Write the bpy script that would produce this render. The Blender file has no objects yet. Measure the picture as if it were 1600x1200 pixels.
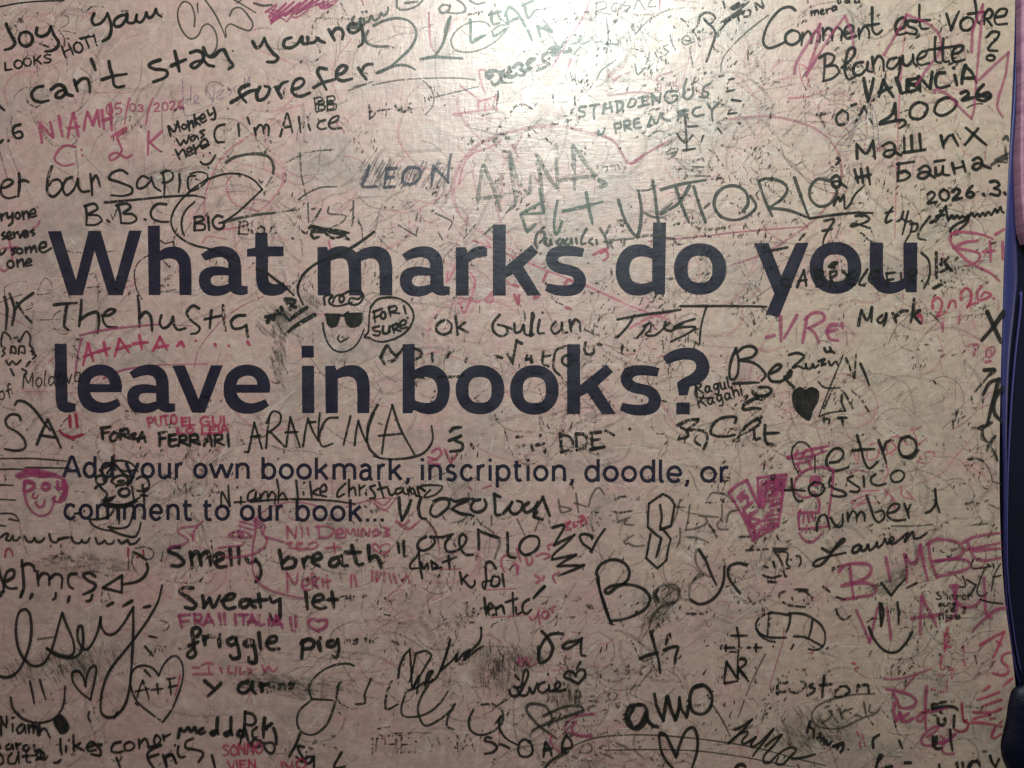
import bpy, math, random
from mathutils import Vector
from mathutils.geometry import tessellate_polygon

# ------------------------------------------------------------------ camera, light, exposure
scene = bpy.context.scene
COL = scene.collection
scene.render.engine = 'CYCLES'
MM = 0.001                       # one pixel of the photograph is one millimetre on the board
CAM_D = 1.25
cam_d = bpy.data.cameras.new('camera')
cam_d.sensor_width = 36.0
cam_d.lens = 36.0 * CAM_D / 1.6
cam_d.clip_end = 50
cam = bpy.data.objects.new('camera', cam_d)
COL.objects.link(cam)
cam.location = (0, -CAM_D, 0)
cam.rotation_euler = (math.radians(90), 0, 0)
scene.camera = cam

world = bpy.data.worlds.new('World')
scene.world = world
world.use_nodes = True
wb = world.node_tree.nodes['Background']
wb.inputs[0].default_value = (1.0, 0.86, 0.80, 1)
wb.inputs[1].default_value = 0.03

def lamp(name, loc, target, size, power, color, spread=None):
    d = bpy.data.lights.new(name, 'AREA')
    d.shape = 'DISK'
    d.size = size
    d.energy = power
    d.color = color
    if spread: d.spread = math.radians(spread)
    o = bpy.data.objects.new(name, d)
    COL.objects.link(o)
    o.location = loc
    o.rotation_euler = (Vector(target) - Vector(loc)).to_track_quat('-Z', 'Y').to_euler()
    return o
# ceiling downlight above and level with the photographer; its mirror image falls on the board's top centre
lamp('ceiling_lamp', (0.17, -1.25, 1.19), (0.05, 0, 0.12), 0.56, 42.5, (0.86, 1.0, 0.93))
# added fill lamps standing in for the room's general light, far to the photographer's right and left
lamp('fill_lamp_right', (3.4, -1.1, -0.1), (0.5, 0, -0.2), 0.8, 23.0, (1.0, 0.88, 0.80))
lamp('fill_lamp_left', (-3.2, -1.5, 0.3), (-0.4, 0, 0.0), 0.8, 13.0, (1.0, 0.78, 0.80))

vs = scene.view_settings
vs.view_transform = 'Standard'
vs.look = 'None'
vs.exposure = 0.0
vs.gamma = 1.0
scene.cycles.transparent_max_bounces = 32
scene.cycles.max_bounces = 6
try:
    scene.cycles.use_denoising = False
except Exception:
    pass

RND = random.Random(7)

# ------------------------------------------------------------------ material helpers
def new_mat(name):
    m = bpy.data.materials.new(name)
    m.use_nodes = True
    nt = m.node_tree
    nt.nodes.clear()
    return m, nt

def nd(nt, kind, **kw):
    n = nt.nodes.new(kind)
    for k, v in kw.items():
        setattr(n, k, v)
    return n

def mapping(nt, src, scale=(1, 1, 1), rot=(0, 0, 0), loc=(0, 0, 0)):
    m = nd(nt, 'ShaderNodeMapping')
    m.inputs['Scale'].default_value = scale
    m.inputs['Rotation'].default_value = rot
    m.inputs['Location'].default_value = loc
    nt.links.new(src, m.inputs['Vector'])
    return m.outputs[0]

def noise(nt, vec, scale, detail=3, rough=0.55, dist=0.0):
    n = nd(nt, 'ShaderNodeTexNoise')
    n.inputs['Scale'].default_value = scale
    n.inputs['Detail'].default_value = detail
    n.inputs['Roughness'].default_value = rough
    n.inputs['Distortion'].default_value = dist
    nt.links.new(vec, n.inputs['Vector'])
    return n.outputs['Fac']

def rng(nt, val, a, b, c=0.0, d=1.0, smooth=True):
    m = nd(nt, 'ShaderNodeMapRange')
    if smooth: m.interpolation_type = 'SMOOTHSTEP'
    m.clamp = True
    for k, v in zip(('From Min', 'From Max', 'To Min', 'To Max'), (a, b, c, d)):
        m.inputs[k].default_value = v
    nt.links.new(val, m.inputs['Value'])
    return m.outputs[0]

def math_(nt, op, a, b):
    m = nd(nt, 'ShaderNodeMath', operation=op)
    for i, v in enumerate((a, b)):
        if isinstance(v, (int, float)): m.inputs[i].default_value = v
        else: nt.links.new(v, m.inputs[i])
    return m.outputs[0]

def mixc(nt, fac, a, b, mode='MIX'):
    m = nd(nt, 'ShaderNodeMix', data_type='RGBA', blend_type=mode)
    if isinstance(fac, (int, float)): m.inputs[0].default_value = fac
    else: nt.links.new(fac, m.inputs[0])
    for i, v in ((6, a), (7, b)):
        if isinstance(v, tuple): m.inputs[i].default_value = (*v, 1)
        else: nt.links.new(v, m.inputs[i])
    return m.outputs[2]

def film_bump(nt, pos, strength=1.0):
    """the creased, rubbed plastic face of the board; print and ink lie in the same film"""
    grain = noise(nt, pos, 110, 3, 0.5)
    diag = noise(nt, mapping(nt, pos, (36, 1, 150), (0, math.radians(38), 0)), 1.0, 2, 0.5, 0.8)
    diag2 = noise(nt, mapping(nt, pos, (150, 1, 40), (0, math.radians(25), 0), (3, 0, 5)), 1.0, 2, 0.5, 0.8)
    wave = noise(nt, pos, 14, 3, 0.5, 0.8)
    h = math_(nt, 'ADD', math_(nt, 'MULTIPLY', grain, 0.12), math_(nt, 'MULTIPLY', diag, 0.50))
    h = math_(nt, 'ADD', h, math_(nt, 'MULTIPLY', diag2, 0.40))
    h = math_(nt, 'ADD', h, math_(nt, 'MULTIPLY', wave, 1.6))
    b = nd(nt, 'ShaderNodeBump')
    b.inputs['Strength'].default_value = 0.45 * strength
    b.inputs['Distance'].default_value = 0.0016
    nt.links.new(h, b.inputs['Height'])
    return b.outputs[0]

def board_material():
    m, nt = new_mat('scribbled_board_film')
    out = nd(nt, 'ShaderNodeOutputMaterial')
    p = nd(nt, 'ShaderNodeBsdfPrincipled')
    nt.links.new(p.outputs[0], out.inputs[0])
    pos = nd(nt, 'ShaderNodeTexCoord').outputs['Object']
    sep = nd(nt, 'ShaderNodeSeparateXYZ')
    nt.links.new(pos, sep.inputs[0])
    # board tint: rosy where pink ink was wiped off on one side, greyer cream on the other
    side = rng(nt, math_(nt, 'ADD', sep.outputs[0], math_(nt, 'MULTIPLY', noise(nt, pos, 3.2, 3), 0.7)), 0.35, 1.05)
    c = mixc(nt, side, (0.400, 0.260, 0.230), (0.394, 0.288, 0.228))
    rosy = rng(nt, noise(nt, mapping(nt, pos, (1, 1, 1.5), (0, 0, 0), (7, 2, 1)), 6.5, 5, 0.66), 0.47, 0.66)
    c = mixc(nt, math_(nt, 'MULTIPLY', rosy, 0.55), c, (0.415, 0.220, 0.212))
    grey = rng(nt, noise(nt, mapping(nt, pos, (1, 1, 1.6), (0, 0, 0), (1, 9, 4)), 5.0, 6, 0.68), 0.50, 0.66)
    c = mixc(nt, math_(nt, 'MULTIPLY', grey, 0.55), c, (0.215, 0.172, 0.156))
    pale = rng(nt, noise(nt, mapping(nt, pos, (1, 1, 1), (0, 0.4, 0), (4, 3, 8)), 22, 5, 0.66), 0.52, 0.72)
    c = mixc(nt, math_(nt, 'MULTIPLY', pale, 0.42), c, (0.535, 0.435, 0.380))
    mott = rng(nt, noise(nt, pos, 85, 5, 0.7), 0.30, 0.70, 0.84, 1.13)
    vm = nd(nt, 'ShaderNodeVectorMath', operation='SCALE')
    nt.links.new(c, vm.inputs[0]); nt.links.new(mott, vm.inputs['Scale'])
    c = vm.outputs[0]
    # brown rub marks of middling size, dragged sideways
    rub = rng(nt, noise(nt, mapping(nt, pos, (14, 1, 30), (0, 0.25, 0), (6, 0, 3)), 1.0, 6, 0.72, 1.0), 0.52, 0.70)
    c = mixc(nt, math_(nt, 'MULTIPLY', rub, 0.42), c, (0.195, 0.138, 0.124))
    # rubbed-in fibrous streaks
    for i, (sc, ro, lo, col, am, t0, t1) in enumerate((
            ((26, 1, 330), 0.62, (0, 0, 0), (0.16, 0.14, 0.125), 0.40, 0.60, 0.74),
            ((30, 1, 300), -0.75, (3, 0, 7), (0.19, 0.155, 0.14), 0.34, 0.60, 0.75),
            ((260, 1, 22), 0.22, (9, 0, 2), (0.16, 0.13, 0.118), 0.16, 0.61, 0.76),
            ((24, 1, 280), 0.25, (5, 0, 1), (0.60, 0.52, 0.46), 0.34, 0.60, 0.74))):
        f = rng(nt, noise(nt, mapping(nt, pos, sc, (0, ro, 0), lo), 1.0, 4, 0.66, 1.2), t0, t1)
        msk = rng(nt, noise(nt, mapping(nt, pos, (1, 1, 1), (0, 0, 0), lo), 9.0, 3, 0.6), 0.42, 0.66)
        c = mixc(nt, math_(nt, 'MULTIPLY', math_(nt, 'MULTIPLY', f, msk), am), c, col)
    # crumbs of old black and pink ink caught in the surface
    msk = rng(nt, math_(nt, 'ADD', noise(nt, mapping(nt, pos, (1, 1, 1), (0, 0, 0), (2, 2, 2)), 11.0, 4, 0.62),
                        math_(nt, 'MULTIPLY', sep.outputs[0], 0.05)), 0.50, 0.70)
    spk = rng(nt, noise(nt, mapping(nt, pos, (1, 1, 0.8), (0, 0.5, 0), (5, 1, 3)), 210, 2, 0.5), 0.655, 0.71)
    c = mixc(nt, math_(nt, 'MULTIPLY', math_(nt, 'MULTIPLY', spk, msk), 0.72), c, (0.05, 0.047, 0.042))
    msk2 = rng(nt, noise(nt, mapping(nt, pos, (1, 1, 1), (0, 0, 0), (8, 4, 2)), 8.0, 4, 0.62), 0.52, 0.68)
    spk2 = rng(nt, noise(nt, mapping(nt, pos, (1, 1, 1), (0, 0.9, 0), (1, 6, 9)), 170, 3, 0.5), 0.62, 0.70)
    c = mixc(nt, math_(nt, 'MULTIPLY', math_(nt, 'MULTIPLY', spk2, msk2), 0.34), c, (0.36, 0.09, 0.12))
    nt.links.new(c, p.inputs['Base Color'])
    nt.links.new(rng(nt, noise(nt, pos, 30, 4, 0.6), 0.3, 0.7, 0.34, 0.50, False), p.inputs['Roughness'])
    p.inputs['Specular IOR Level'].default_value = 0.98
    nt.links.new(film_bump(nt, pos), p.inputs['Normal'])
    return m

def print_material():
    m, nt = new_mat('printed_navy')
    out = nd(nt, 'ShaderNodeOutputMaterial')
    p = nd(nt, 'ShaderNodeBsdfPrincipled')
    nt.links.new(p.outputs[0], out.inputs[0])
    pos = nd(nt, 'ShaderNodeTexCoord').outputs['Object']
    c = mixc(nt, rng(nt, noise(nt, pos, 35, 4, 0.6), 0.35, 0.7), (0.011, 0.009, 0.020), (0.017, 0.014, 0.027))
    nt.links.new(c, p.inputs['Base Color'])
    nt.links.new(rng(nt, noise(nt, pos, 30, 4, 0.6), 0.3, 0.7, 0.34, 0.50, False), p.inputs['Roughness'])
    p.inputs['Specular IOR Level'].default_value = 0.45
    nt.links.new(film_bump(nt, pos, 0.7), p.inputs['Normal'])
    return m

INKS = {'K': (0.006, 0.007, 0.006), 'D': (0.016, 0.018, 0.013), 'G': (0.035, 0.060, 0.045), 'S': (0.030, 0.028, 0.045),  # G: dark marker ink with the glare's greenish sheen put into its colour
        'R': (0.30, 0.022, 0.070), 'P': (0.28, 0.045, 0.095), 'M': (0.24, 0.026, 0.088), 'F': (0.40, 0.11, 0.15),
        'V': (0.16, 0.10, 0.17), 'C': (0.20, 0.006, 0.030)}
_ink = {}
def ink(color, wear, op):
    """marker ink: colour, how much has been rubbed away (0 to 3) and how densely it covers"""
    if color == 'D': op = round(op * 0.86, 3)
    if color in 'RPMF': op = round(op * 0.88, 3)
    key = (color, wear, op)
    if key in _ink: return _ink[key]
    m, nt = new_mat('marker_ink_%s_%d_%d' % (color, int(wear * 10), int(op * 100)))
    out = nd(nt, 'ShaderNodeOutputMaterial')
    p = nd(nt, 'ShaderNodeBsdfPrincipled')
    tr = nd(nt, 'ShaderNodeBsdfTransparent')
    mx = nd(nt, 'ShaderNodeMixShader')
    tc = nd(nt, 'ShaderNodeTexCoord')
    pos, uv = tc.outputs['Object'], tc.outputs['UV']
    base = INKS[color]
    c = mixc(nt, rng(nt, noise(nt, pos, 60, 3), 0.35, 0.68), base, tuple(min(1, v * 1.35 + 0.004) for v in base))
    nt.links.new(c, p.inputs['Base Color'])
    p.inputs['Roughness'].default_value = 0.43
    p.inputs['Specular IOR Level'].default_value = 0.38 if color == 'K' else 0.70
    nt.links.new(film_bump(nt, pos, 0.8), p.inputs['Normal'])
    # coverage: fine crumbs, larger rubbed patches and lengthwise dry streaks of the nib
    fine = noise(nt, mapping(nt, pos, (1, 1, 0.85), (0, 0.5, 0), (wear, 2, 0)), 190, 3, 0.6)
    patch = noise(nt, mapping(nt, pos, (1, 1, 1), (0, 0, 0), (0, wear * 3, 1)), 24, 3, 0.6)
    streak = noise(nt, mapping(nt, uv, (5.0, 42, 1)), 1.0, 2, 0.6)
    n = math_(nt, 'ADD', math_(nt, 'MULTIPLY', fine, 0.50), math_(nt, 'MULTIPLY', patch, 0.36))
    n = math_(nt, 'ADD', n, math_(nt, 'MULTIPLY', streak, 0.16))          # around 0.51
    thr = {0: 0.355, 0.5: 0.41, 1: 0.44, 1.5: 0.468, 2: 0.505, 2.5: 0.54, 3: 0.575}[wear]
    a = rng(nt, n, thr - 0.03, thr + 0.045)
    a = math_(nt, 'MULTIPLY', a, rng(nt, streak, 0.2, 0.75, op * 0.70, min(1.0, op * 1.10), False))
    nt.links.new(a, mx.inputs[0])
    nt.links.new(tr.outputs[0], mx.inputs[1])
    nt.links.new(p.outputs[0], mx.inputs[2])
    nt.links.new(mx.outputs[0], out.inputs[0])
    _ink[key] = m
    return m

def smudge_material():
    m, nt = new_mat('grey_ink_smear')
    out = nd(nt, 'ShaderNodeOutputMaterial')
    p = nd(nt, 'ShaderNodeBsdfPrincipled')
    tr = nd(nt, 'ShaderNodeBsdfTransparent')
    mx = nd(nt, 'ShaderNodeMixShader')
    tc = nd(nt, 'ShaderNodeTexCoord')
    pos, uv = tc.outputs['Object'], tc.outputs['UV']
    p.inputs['Base Color'].default_value = (0.075, 0.078, 0.062, 1)
    p.inputs['Roughness'].default_value = 0.45
    nt.links.new(film_bump(nt, pos), p.inputs['Normal'])
    g = nd(nt, 'ShaderNodeTexGradient', gradient_type='SPHERICAL')
    nt.links.new(uv, g.inputs[0])
    f = math_(nt, 'MULTIPLY', rng(nt, g.outputs['Fac'], 0.0, 0.75), rng(nt, noise(nt, mapping(nt, pos, (1, 1, 0.5)), 34, 4, 0.65), 0.36, 0.66))
    f = math_(nt, 'MULTIPLY', f, 0.36)
    nt.links.new(f, mx.inputs[0])
    nt.links.new(tr.outputs[0], mx.inputs[1]); nt.links.new(p.outputs[0], mx.inputs[2])
    nt.links.new(mx.outputs[0], out.inputs[0])
    return m

def plain(name, color, rough, spec=0.5, bump=None, sheen=0.0, var=None):
    m, nt = new_mat(name)
    out = nd(nt, 'ShaderNodeOutputMaterial')
    p = nd(nt, 'ShaderNodeBsdfPrincipled')
    nt.links.new(p.outputs[0], out.inputs[0])
    pos = nd(nt, 'ShaderNodeTexCoord').outputs['Object']
    if var:
        c = mixc(nt, rng(nt, noise(nt, mapping(nt, pos, var[1]), 1.0, 4, 0.65), 0.35, 0.68), color, var[0])
        nt.links.new(c, p.inputs['Base Color'])
    else:
        p.inputs['Base Color'].default_value = (*color, 1)
    p.inputs['Roughness'].default_value = rough
    p.inputs['Specular IOR Level'].default_value = spec
    if bump:
        h = noise(nt, mapping(nt, pos, bump[0]), 1.0, 3, 0.6, 0.4)
        b = nd(nt, 'ShaderNodeBump')
        b.inputs['Strength'].default_value = bump[1]
        b.inputs['Distance'].default_value = 0.002
        nt.links.new(h, b.inputs['Height'])
        nt.links.new(b.outputs[0], p.inputs['Normal'])
    return m

# ------------------------------------------------------------------ geometry helpers
def W(px, py, y=0.0):
    """a point of the board's face, given in millimetres from its framed corner"""
    return ((px - 800) * MM, y, (600 - py) * MM)

def link_mesh(name, verts, faces, mat, parent=None, uvs=None):
    me = bpy.data.meshes.new(name)
    me.from_pydata(verts, [], faces)
    if uvs:
        l = me.uv_layers.new(name='UVMap')
        for poly in me.polygons:
            for li in poly.loop_indices:
                l.data[li].uv = uvs[me.loops[li].vertex_index]
    me.materials.append(mat)
    o = bpy.data.objects.new(name, me)
    COL.objects.link(o)
    if parent: o.parent = parent
    return o

def catmull(pts, step=1.6):
    n = len(pts)
    if n == 2:
        (x0, y0), (x1, y1) = pts
        k = max(2, int(math.hypot(x1 - x0, y1 - y0) / step))
        return [(x0 + (x1 - x0) * i / k, y0 + (y1 - y0) * i / k) for i in range(k + 1)]
    closed = math.hypot(pts[0][0] - pts[-1][0], pts[0][1] - pts[-1][1]) < 0.5
    if closed: P = [pts[-2]] + pts + [pts[1]]
    else:
        P = [(2 * pts[0][0] - pts[1][0], 2 * pts[0][1] - pts[1][1])] + pts + [(2 * pts[-1][0] - pts[-2][0], 2 * pts[-1][1] - pts[-2][1])]
    out = []
    for i in range(1, len(P) - 2):
        p0, p1, p2, p3 = P[i - 1], P[i], P[i + 1], P[i + 2]
        d = lambda a, b: max(1e-3, math.hypot(a[0] - b[0], a[1] - b[1])) ** 0.5
        t0 = 0; t1 = d(p0, p1); t2 = t1 + d(p1, p2); t3 = t2 + d(p2, p3)
        k = max(1, int(math.hypot(p2[0] - p1[0], p2[1] - p1[1]) / step))
        for j in range(k):
            t = t1 + (t2 - t1) * j / k
            L = lambda a, b, ta, tb: ((tb - t) / (tb - ta) * a[0] + (t - ta) / (tb - ta) * b[0], (tb - t) / (tb - ta) * a[1] + (t - ta) / (tb - ta) * b[1])
            A1 = L(p0, p1, t0, t1); A2 = L(p1, p2, t1, t2); A3 = L(p2, p3, t2, t3)
            B1 = L(A1, A2, t0, t2); B2 = L(A2, A3, t1, t3)
            out.append(L(B1, B2, t1, t2))
    out.append(P[-2])
    return out

def polyline(pts, step=1.6):
    out = []
    for a, b in zip(pts, pts[1:]):
        out += catmull([a, b], step)[:-1]
    return out + [pts[-1]]

def parse(s):
    """'x y x y; x y x y' - strokes; a stroke starting with # keeps its corners sharp, one starting with o is x y rx ry rot"""
    res = []
    for part in s.split(';'):
        t = part.split()
        if not t: continue
        mode = ''
        if t[0] in ('#', 'o', '.'):
            mode = t[0]; t = t[1:]
        v = [float(x) for x in t]
        if mode == 'o':
            cx, cy, rx, ry = v[:4]
            a0 = math.radians(v[4]) if len(v) > 4 else -1.8
            pts = [(cx + rx * math.cos(a0 + i / 12 * 6.45), cy + ry * math.sin(a0 + i / 12 * 6.45)) for i in range(13)]
        elif mode == '.':
            pts = [(v[i], v[i + 1]) for i in range(0, len(v), 2)]
            pts = [(pts[0][0], pts[0][1]), (pts[0][0] + 2, pts[0][1] + 3)] if len(pts) == 1 else pts
        else:
            pts = [(v[i], v[i + 1]) for i in range(0, len(v) - 1, 2)]
        res.append((mode, pts))
    return res

class Ribbon:
    """collects marker strokes into one mesh; every stroke lies a hair above the one drawn before it"""
    def __init__(s, y):
        s.v = []; s.f = []; s.u = []; s.y = y; s.k = 0.0; s.parts = []
    def stroke(s, pts, w, jitter=0.10, taper=True, rnd=RND):
        n = len(pts)
        if n < 2: return
        ph = rnd.random() * 9; ph2 = rnd.random() * 9; uo = rnd.random() * 50
        press = 0.87 * (1 + rnd.uniform(-0.07, 0.07))
        L = 0.0
        prev = None
        rows = []
        tot = sum(math.hypot(pts[i + 1][0] - pts[i][0], pts[i + 1][1] - pts[i][1]) for i in range(n - 1)) or 1
        for i in range(n):
            a = pts[max(0, i - 1)]; b = pts[min(n - 1, i + 1)]
            dx, dy = b[0] - a[0], b[1] - a[1]
            l = math.hypot(dx, dy) or 1
            nx, ny = -dy / l, dx / l
            if i: L += math.hypot(pts[i][0] - pts[i - 1][0], pts[i][1] - pts[i - 1][1])
            # a chisel-ish nib: a little wider on one diagonal, uneven pressure along the stroke
            ww = w * press * (1 + jitter * math.sin(L / 17 + ph) + 0.6 * jitter * math.sin(L / 6.3 + ph2) + 0.10 * abs(nx * 0.7 + ny * 0.7))
            if taper:
                e = L / tot
                ww *= 1.06 - 0.22 * e ** 3
            ra = ww / 2 * (1 + rnd.uniform(-0.05, 0.05)); rb = ww / 2 * (1 + rnd.uniform(-0.05, 0.05))
            rows.append((pts[i], nx, ny, ra, rb, L))
        base = len(s.v); f0 = len(s.f)
        y0 = s.y - s.k
        for i, (p, nx, ny, ra, rb, L) in enumerate(rows):
            y = y0 - 2.0e-6 * i / n
            s.v.append(W(p[0] + nx * ra, p[1] + ny * ra, y)); s.v.append(W(p[0] - nx * rb, p[1] - ny * rb, y))
            s.u.append((0.0 + uo, L * 0.001)); s.u.append((1.0 + uo, L * 0.001))
            if i:
                k = base + 2 * i
                s.f.append((k - 2, k, k + 1, k - 1))
        # round ends
        for end in (0, 1):
            p, nx, ny, ra, rb, L = rows[-1 if end else 0]
            r = (ra + rb) / 2
            ang = math.atan2(ny, nx)
            sg = -1 if end else 1
            i0 = base + (2 * (n - 1) if end else 0)
            y = y0 - (2.0e-6 if end else 0)
            ring = [i0]
            for j in range(1, 6):
                a = ang + sg * math.pi * j / 6
                s.v.append(W(p[0] + r * math.cos(a), p[1] + r * math.sin(a), y))
                s.u.append((0.5 - 0.5 * math.cos(math.pi * j / 6) + uo, L * 0.001))
                ring.append(len(s.v) - 1)
            ring.append(i0 + 1)
            s.f.append(tuple(ring) if not end else tuple(reversed(ring)))
        s.parts.append((base, len(s.v), f0, len(s.f)))
        s.k += 2.4e-6
    def poly(s, contours):
        """a filled outline"""
        flat = [p for c in contours for p in c]
        y = s.y - s.k
        tri = tessellate_polygon([[Vector((p[0], p[1], 0)) for p in c] for c in contours])
        base = len(s.v); f0 = len(s.f)
        for p in flat:
            s.v.append(W(p[0], p[1], y)); s.u.append((p[0] * 0.05, p[1] * 0.001))
        for t in tri:
            a, b, c = (flat[i] for i in t)
            cr = (b[0] - a[0]) * (c[1] - a[1]) - (b[1] - a[1]) * (c[0] - a[0])
            s.f.append(tuple(base + i for i in (t if cr > 0 else reversed(t))))
        s.parts.append((base, len(s.v), f0, len(s.f)))
        s.k += 2.4e-6
    def build(s, name, mat, parent, piece=None):
        """one mesh; or, where the strokes stand well apart, an Empty holding one mesh per word or stroke"""
        if piece and len(s.parts) > 1:
            box = []
            for a, b, c, d in s.parts:
                xs = [v[0] for v in s.v[a:b]]; zs = [v[2] for v in s.v[a:b]]
                box.append((min(xs), max(xs), min(zs), max(zs)))
            n = len(box); root = list(range(n))
            def find(i):
                while root[i] != i: i = root[i]
                return i
            for i in range(n):
                for j in range(i):
                    p, q = box[i], box[j]
                    g = math.hypot(max(0, p[0] - q[1], q[0] - p[1]), max(0, p[2] - q[3], q[2] - p[3]))
                    size = max(p[1] - p[0], p[3] - p[2], q[1] - q[0], q[3] - q[2])
                    if g <= max(0.019, 0.45 * size): root[find(i)] = find(j)
            groups = {}
            for i in range(n): groups.setdefault(find(i), []).append(i)
            if len(groups) > 1:
                e = empty(name, parent)
                for g in groups.values():
                    v, f, u = [], [], []
                    for i in g:
                        a, b, c, d = s.parts[i]
                        off = len(v) - a
                        v += s.v[a:b]; u += s.u[a:b]
                        f += [tuple(k + off for k in t) for t in s.f[c:d]]
                    link_mesh(piece, v, f, mat, e, u)
                return e
        return link_mesh(name, s.v, s.f, mat, parent, s.u)

LAYER = [0.00030]
UNDER = [0.00006]
def under_y():
    """ink that the printed letters show over"""
    UNDER[0] += 0.000004
    return -UNDER[0]
def next_y():
    LAYER[0] += 0.0000045 + 0.000002
    return -LAYER[0]

CROPS = {'A': (0, 820, 5), 'B': (240, 820, 5), 'C': (560, 740, 5), 'D': (680, 180, 5), 'E': (960, 200, 4), 'F': (1120, 820, 5),
         'G': (1300, 800, 5.3333), 'H': (0, 1060, 5.7143), 'I': (260, 1060, 5.7143), 'J': (540, 1060, 5.7143), 'K': (780, 1000, 5.7143),
         'L': (1080, 980, 5.4545), 'N': (1340, 980, 5.4545), 'O': (880, 820, 5), 'P': (1060, 540, 5.3333), 'Q': (0, 260, 5.3333),
         'R': (260, 220, 5.3333), 'S': (400, 0, 6.6667), 'U': (640, 0, 5.3333), 'V': (1120, 700, 5.7143), 'W': (240, 780, 5),
         'X': (80, 700, 5.3333), 'Y': (1480, 480, 5), 'Lb': (1080, 980, 4.3286), 'Yu': (1170, 360, 5.7143), 'Z': (0, 0, 1)}
for _c in range(4):
    for _r in range(4):
        CROPS['%d%d' % (_c, _r)] = (400 * _c, 300 * _r, 4)

def to_photo(crop, pts):
    ox, oy, s = CROPS[crop]
    return [(ox + x / s, oy + y / s) for x, y in pts]

def draw(rib, crop, s, w, jitter=0.10):
    for mode, pts in parse(s):
        q = to_photo(crop, pts)
        rib.stroke(polyline(q) if mode == '#' else catmull(q), w, jitter)

def mark(name, label, color, wear, width, crop, s, parent=None, op=0.95, fills=None, under=False):
    """one thing somebody drew or wrote: a mesh of its own under the board"""
    rib = Ribbon(under_y() if (under or color in 'FV') else next_y())
    if fills:
        for mode, pts in parse(fills):
            q = to_photo(crop, pts)
            rib.poly([polyline(q)[:-1] if mode == '#' else catmull(q + [q[0]])[:-1]])
    crops = crop if isinstance(crop, (list, tuple)) else None
    if s: draw(rib, crop, s, width)
    o = rib.build(name, ink(color, wear, op), parent or BOARD, PIECE.get(name))
    if label: o['label'] = label
    return o

PIECE = {'handwriting': 'word', 'drawing': 'stroke', 'marker_line': 'stroke'}
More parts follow.
